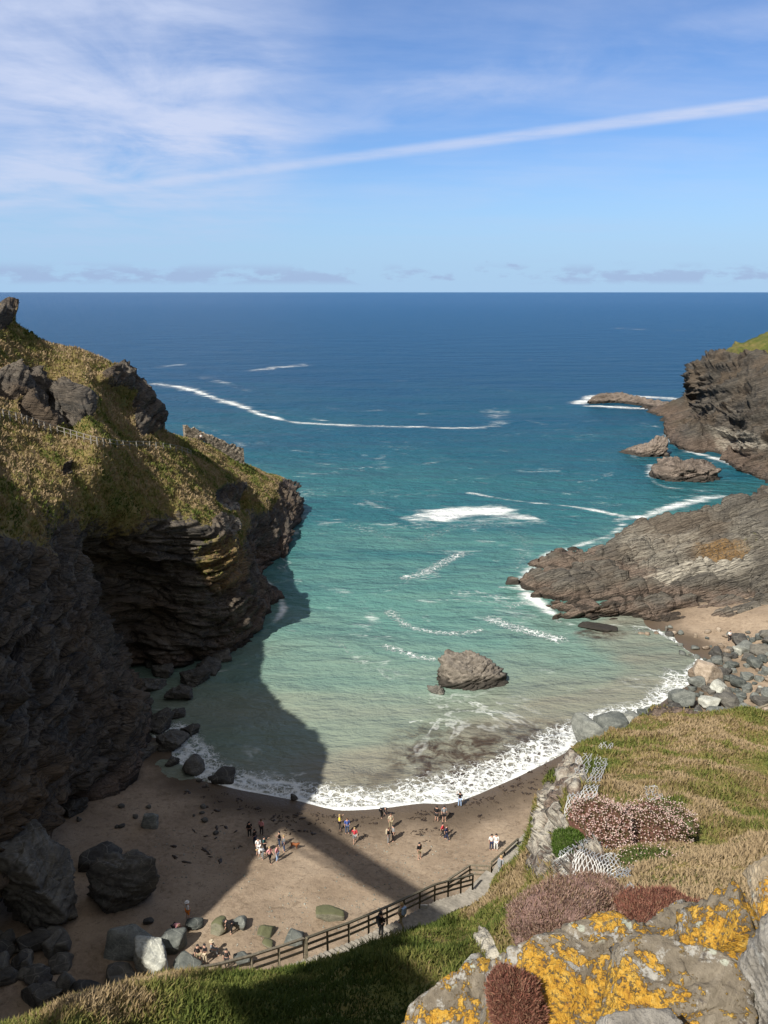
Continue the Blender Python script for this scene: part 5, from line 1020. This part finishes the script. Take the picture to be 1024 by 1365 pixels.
for kind in ('stand', 'walk', 'bend', 'arm', 'sit', 'wide'):
    u = pose_pts(kind); names = list(u)
    lerp = lambda a, b, t: tuple(x+(y-x)*t for x, y in zip(u[a], u[b]))
    body = sub_skin(u, names, ED, (1, 0))
    top = sub_skin(u, ['pel', 'ch', 'nk', 'shl', 'ell', 'shr', 'elr'], [('pel', 'ch'), ('ch', 'nk'), ('nk', 'shl'), ('shl', 'ell'), ('nk', 'shr'), ('shr', 'elr')], (1.08, .014))
    leg = sub_skin(u, ['pel', 'hil', 'knl', 'anl', 'hir', 'knr', 'anr'], [('pel', 'hil'), ('hil', 'knl'), ('knl', 'anl'), ('pel', 'hir'), ('hir', 'knr'), ('knr', 'anr')], (1.04, .012))
    u2 = dict(u); u2['knl'] = lerp('hil', 'knl', .9); u2['knr'] = lerp('hir', 'knr', .9)
    sho = sub_skin(u2, ['pel', 'hil', 'knl', 'hir', 'knr'], [('pel', 'hil'), ('hil', 'knl'), ('pel', 'hir'), ('hir', 'knr')], (1.05, .018))
    hd, tp = A(u['hd']), A(u['tp']); ax = unit(tp-hd) if kind != 'bend' else A([0, -.3, .95]); c_ = (hd+tp)/2+ax*.028+A([0, .018, 0]); hv = ICO[3][0]; kk = hv@ax; hv = hv[:]*(.112) ; hv = np.where((hv[:, 1:2] < -.045) & (kk[:, None] < .35), hv*.72, hv)
    hm = bpy.data.meshes.new('hair'); hm.from_pydata([tuple(x) for x in hv+c_], [], [tuple(int(i) for i in q) for q in ICO[3][1]]); hm.polygons.foreach_set('use_smooth', np.ones(len(hm.polygons), bool))
    pk = MB(); chh = A(u['ch']); pk.box(chh+A([0, .17, .04]), .28, .15, .42); pkm = pk.build('p', None); pm = pkm.data; bpy.data.objects.remove(pkm)
    TPL[kind] = dict(body=body, top=top, trousers=leg, shorts=sho, hair=hm, pack=pm, hat=c_)
CM = {}
PAL = dict(black=(.012, .012, .014), white=(.75, .74, .72), pink=(.62, .28, .30), blue=(.07, .12, .38), jeans=(.06, .09, .17), navy=(.02, .03, .08), grey=(.25, .26, .27), yellow=(.72, .58, .08), red=(.55, .05, .07), beige=(.50, .42, .30), khaki=(.30, .25, .16), orange=(.80, .25, .04), teal=(.03, .10, .10), brown=(.10, .06, .04), blond=(.40, .28, .14), skin=(.50, .30, .22), dark=(.03, .028, .03), lightblue=(.30, .42, .62))
def cmat(c):
    if c not in CM:
        m, n = mat('cloth_'+c if c != 'skin' else 'skin'); a = n.noise(n.obj(), 14, 3, .6); cc_ = PAL[c]; n.out(n.bsdf(n.ramp(a, [(.3, tuple(x*.8 for x in cc_)), (.7, tuple(min(1, x*1.15) for x in cc_))]), .85)); CM[c] = m
    return CM[c]
def person(label, px, py, kind, top, bottom, hair='dark', rz=0., shorts=False, pack=None, h=1.0, at=None, hat=None, grp='people on the sunny beach'):
    if at is None:
        r_ = hit(px, py, (BV_beach,)); at = A(r_[0]) if r_ else W(px, py, 1.5)
    T = TPL[kind]; root = empty('person', tuple(at+A([0, 0, -.01])), rz); root.scale = (h, h, h); tag(root, label, 'person', grp)
    def part(nm_, key, c):
        me = T[key].copy(); me.materials.clear(); me.materials.append(cmat(c)); o = bpy.data.objects.new(nm_, me); C.objects.link(o); o.parent = root; return o
    part('body', 'body', 'skin'); part('top', 'top', top); part('shorts' if shorts else 'trousers', 'shorts' if shorts else 'trousers', bottom); part('hair', 'hair', hair)
    if pack: part('backpack', 'pack', pack)
    if hat:
        b = MB(); c_ = T['hat']; b.tube([c_+A([0, 0, .03]), c_+A([0, 0, .055])], .19, 14); b.tube([c_+A([0, 0, .05]), c_+A([0, 0, .15])], .105, 14); b.build('hat', cmat(hat), root)
    return root
GP = 'people on the sunny beach'
PEOPLE = [
 ('person in orange shorts and white top by a small rock', 251, 1226, 'wide', 'white', 'orange', 'dark', 2.2, True, None, 'white'),
 ('person in pink top bending behind the rounded grey boulder', 234, 1247, 'bend', 'pink', 'dark', 'brown', 1.0, True, None, None),
 ('person in black top and tan shorts beside the hatted sitter', 265, 1284, 'stand', 'black', 'khaki', 'dark', .4, True, None, None),
 ('person in black with pale trousers standing next to the hatted sitter', 274, 1284, 'arm', 'black', 'beige', 'dark', -.5, False, None, None),
 ('person in grey wearing a pale sun hat, sitting on the sand', 283, 1272, 'sit', 'grey', 'grey', 'blond', 1.5, False, None, 'beige'),
 ('person all in black leaning against the round dark grey rock', 309, 1244, 'bend', 'black', 'black', 'dark', -1.4, False, None, None),
 ('dark haired person seen just behind the pale path fence', 303, 1290, 'stand', 'dark', 'dark', 'dark', 0, False, None, None),
 ('person with pale top alone in the deep shade below the left cliff', 135, 1052, 'stand', 'grey', 'dark', 'dark', 1., False, None, None),
 ('person in black at the far left of the big group, on the shadow edge', 333, 1116, 'stand', 'black', 'black', 'dark', .5, False, 'black', None),
 ('second person in black, lower left of the big group', 340, 1126, 'stand', 'black', 'navy', 'dark', -2., False, None, None),
 ('person in pale pink top and dark trousers at the back of the big group', 349, 1113, 'stand', 'pink', 'dark', 'brown', 2.8, False, None, None),
 ('person in dark teal in the middle of the big group', 353, 1136, 'arm', 'teal', 'dark', 'dark', 1.2, False, None, None),
 ('person in white bending down in the big group, lower of two in white', 350, 1145, 'bend', 'white', 'grey', 'blond', -1.0, False, None, None),
 ('person in white standing in the big group, upper of two in white', 345, 1138, 'stand', 'white', 'white', 'dark', .3, False, None, None),
 ('person in pink top and black trousers at the front of the big group', 360, 1150, 'walk', 'pink', 'black', 'blond', .8, False, None, None),
 ('person in pink top and light blue jeans, front right of the big group', 370, 1148, 'stand', 'pink', 'lightblue', 'brown', 1.2, False, None, None),
 ('person in black top and blue jeans at the back right of the big group', 373, 1129, 'arm', 'black', 'jeans', 'dark', -1.5, False, None, None),
 ('person in grey top and jeans beside the brown dog', 379, 1135, 'stand', 'grey', 'jeans', 'blond', -1.2, False, None, None),
 ('person in yellow top left of the one in blue', 453, 1106, 'arm', 'yellow', 'dark', 'blond', 1.6, False, None, None),
 ('person in bright blue shirt near the tide line', 463, 1111, 'stand', 'blue', 'jeans', 'brown', .2, False, None, None),
 ('person in pink and red top with grey shorts walking up the beach', 473, 1124, 'walk', 'red', 'grey', 'blond', 0.1, True, None, None),
 ('person in black bending over the seaweed at the tide line', 509, 1090, 'bend', 'black', 'black', 'dark', 1.1, False, None, None),
 ('person in beige top standing behind the pair in dark clothes', 521, 1105, 'stand', 'beige', 'khaki', 'brown', .3, False, None, None),
 ('person in black vest with pale bag, left of the close pair', 518, 1124, 'stand', 'black', 'grey', 'brown', 1.2, False, 'beige', None),
 ('person in grey jacket, right of the close pair', 524, 1121, 'stand', 'grey', 'black', 'dark', -1.2, False, None, None),
 ('person in black top and khaki shorts alone on the middle of the sand', 559, 1145, 'stand', 'black', 'khaki', 'dark', .7, True, None, None),
 ('person in black standing left of the one with a backpack', 582, 1095, 'stand', 'black', 'dark', 'dark', 2.7, True, None, None),
 ('person in dark grey with a backpack near the tide line', 592, 1095, 'stand', 'grey', 'dark', 'dark', .1, True, 'navy', None),
 ('person in red top walking beside one in navy', 590, 1117, 'walk', 'red', 'dark', 'dark', 1.3, False, None, None),
 ('person in navy jacket walking beside one in red', 595, 1120, 'walk', 'navy', 'navy', 'brown', 1.3, False, None, None),
 ('person in black top and blue jeans paddling in the edge of the swash', 613, 1075, 'arm', 'black', 'lightblue', 'dark', 3.0, False, None, None),
 ('person in white top and dark jeans at the foot of the steps', 655, 1133, 'stand', 'white', 'navy', 'dark', .2, False, None, None),
 ('person in long white trousers and white top at the foot of the steps', 661, 1133, 'stand', 'white', 'white', 'dark', -.3, False, None, None),
 ('person in pale grey standing on the little right beach', 972, 855, 'wide', 'white', 'dark', 'dark', .3, False, None, None)]
for (lb, x, y, kd, tp_, bt, hr, rz, so_, pk_, ht) in PEOPLE: person(lb, x, y, kd, tp_, bt, hr, rz, so_, pk_, .97+.06*((x*7) % 5)/5, hat=ht)
def onpath(s): p_ = kat(s); return p_+A([0, 0, .03])
def s_at_px(x): 
    ss2 = np.linspace(0, KL[-1], 600); q_ = A([kat(s) for s in ss2]); return ss2[np.argmin(abs(proj(q_)[0]-x))]
GS = 'people on the steps and shore path'
person('person with a blue backpack and beige shirt climbing the stone steps', 0, 0, 'walk', 'beige', 'khaki', 'blond', -2.3, False, 'lightblue', 1.0, onpath(s_at_px(536)), grp=GS)
person('person in black holding the handrail of the stone steps', 0, 0, 'arm', 'black', 'black', 'dark', 2.2, False, 'black', 1.0, onpath(s_at_px(508)), grp=GS)
person('person in grey top with a backpack at the bottom of the steps', 0, 0, 'walk', 'grey', 'grey', 'blond', 2.4, False, 'grey', 1.0, onpath(s_at_px(667)), grp=GS)
person('person in blue standing at the edge of the right boulder heap', 902, 972, 'stand', 'blue', 'navy', 'brown', .4, False, None, 1.0, at=W(902, 971, 3.2), grp=GS)
person('person in black crouching right of the one in blue by the boulders', 918, 970, 'bend', 'black', 'black', 'dark', -.8, False, None, 1.0, at=W(918, 970, 3.2), grp=GS)
gatep = wa+unit(A([wb[0]-wa[0], wb[1]-wa[1], 0]))*4.0+A([0, -1.0, 0]); gz = down(gatep[0], gatep[1], (BV_left,)); gatep[2] = gz if gz else gatep[2]
person('tiny person in white and black at the gateway in the ruined wall', 0, 0, 'stand', 'white', 'black', 'dark', .2, False, None, 1.0, at=gatep, grp=GS)
# dog: trunk, neck, head with muzzle, jointed legs, tail
DV = [(0, .28, .46), (0, .05, .45), (0, -.22, .46), (0, -.36, .60), (0, -.44, .66), (0, -.56, .63), (-.08, .30, .42), (-.09, .24, .26), (-.09, .36, .14), (-.09, .32, .02), (.08, .30, .42), (.09, .24, .26), (.09, .36, .14), (.09, .32, .02), (-.08, -.24, .38), (-.08, -.22, .2), (-.08, -.24, .02), (.08, -.24, .38), (.08, -.20, .2), (.08, -.24, .02), (0, .42, .52), (0, .58, .60)]
DE = [(0, 1), (1, 2), (2, 3), (3, 4), (4, 5), (0, 6), (6, 7), (7, 8), (8, 9), (0, 10), (10, 11), (11, 12), (12, 13), (2, 14), (14, 15), (15, 16), (2, 17), (17, 18), (18, 19), (0, 20), (20, 21)]
DR = [.11, .12, .15, .085, .085, .045, .07, .045, .028, .026, .07, .045, .028, .026, .055, .034, .026, .055, .034, .026, .028, .018]
dm = skin_mesh(DV, DE, DR, 1); m, n = mat('brown_fur'); n.out(n.bsdf(n.ramp(n.noise(n.obj(), 20, 4), [(.3, (.16, .05, .02)), (.7, (.34, .13, .05))]), .9)); dm.materials.append(m)
h_ = hit(393, 1131, (BV_beach,)); root = empty('dog', tuple(h_[0]), 1.2); tag(root, 'brown dog standing on the sand right of the big group', 'dog'); o = bpy.data.objects.new('body', dm); C.objects.link(o); o.parent = root
for s_ in (-1, 1):
    b = MB(); b.tube([(s_*.06, -.42, .73), (s_*.085, -.40, .68), (s_*.095, -.41, .60)], [.02, .035, .012], 6); b.build('ear', m, root)
for o in list(bpy.data.objects):
    if o.type == 'MESH' and o.name.startswith('tmp'): bpy.data.objects.remove(o)
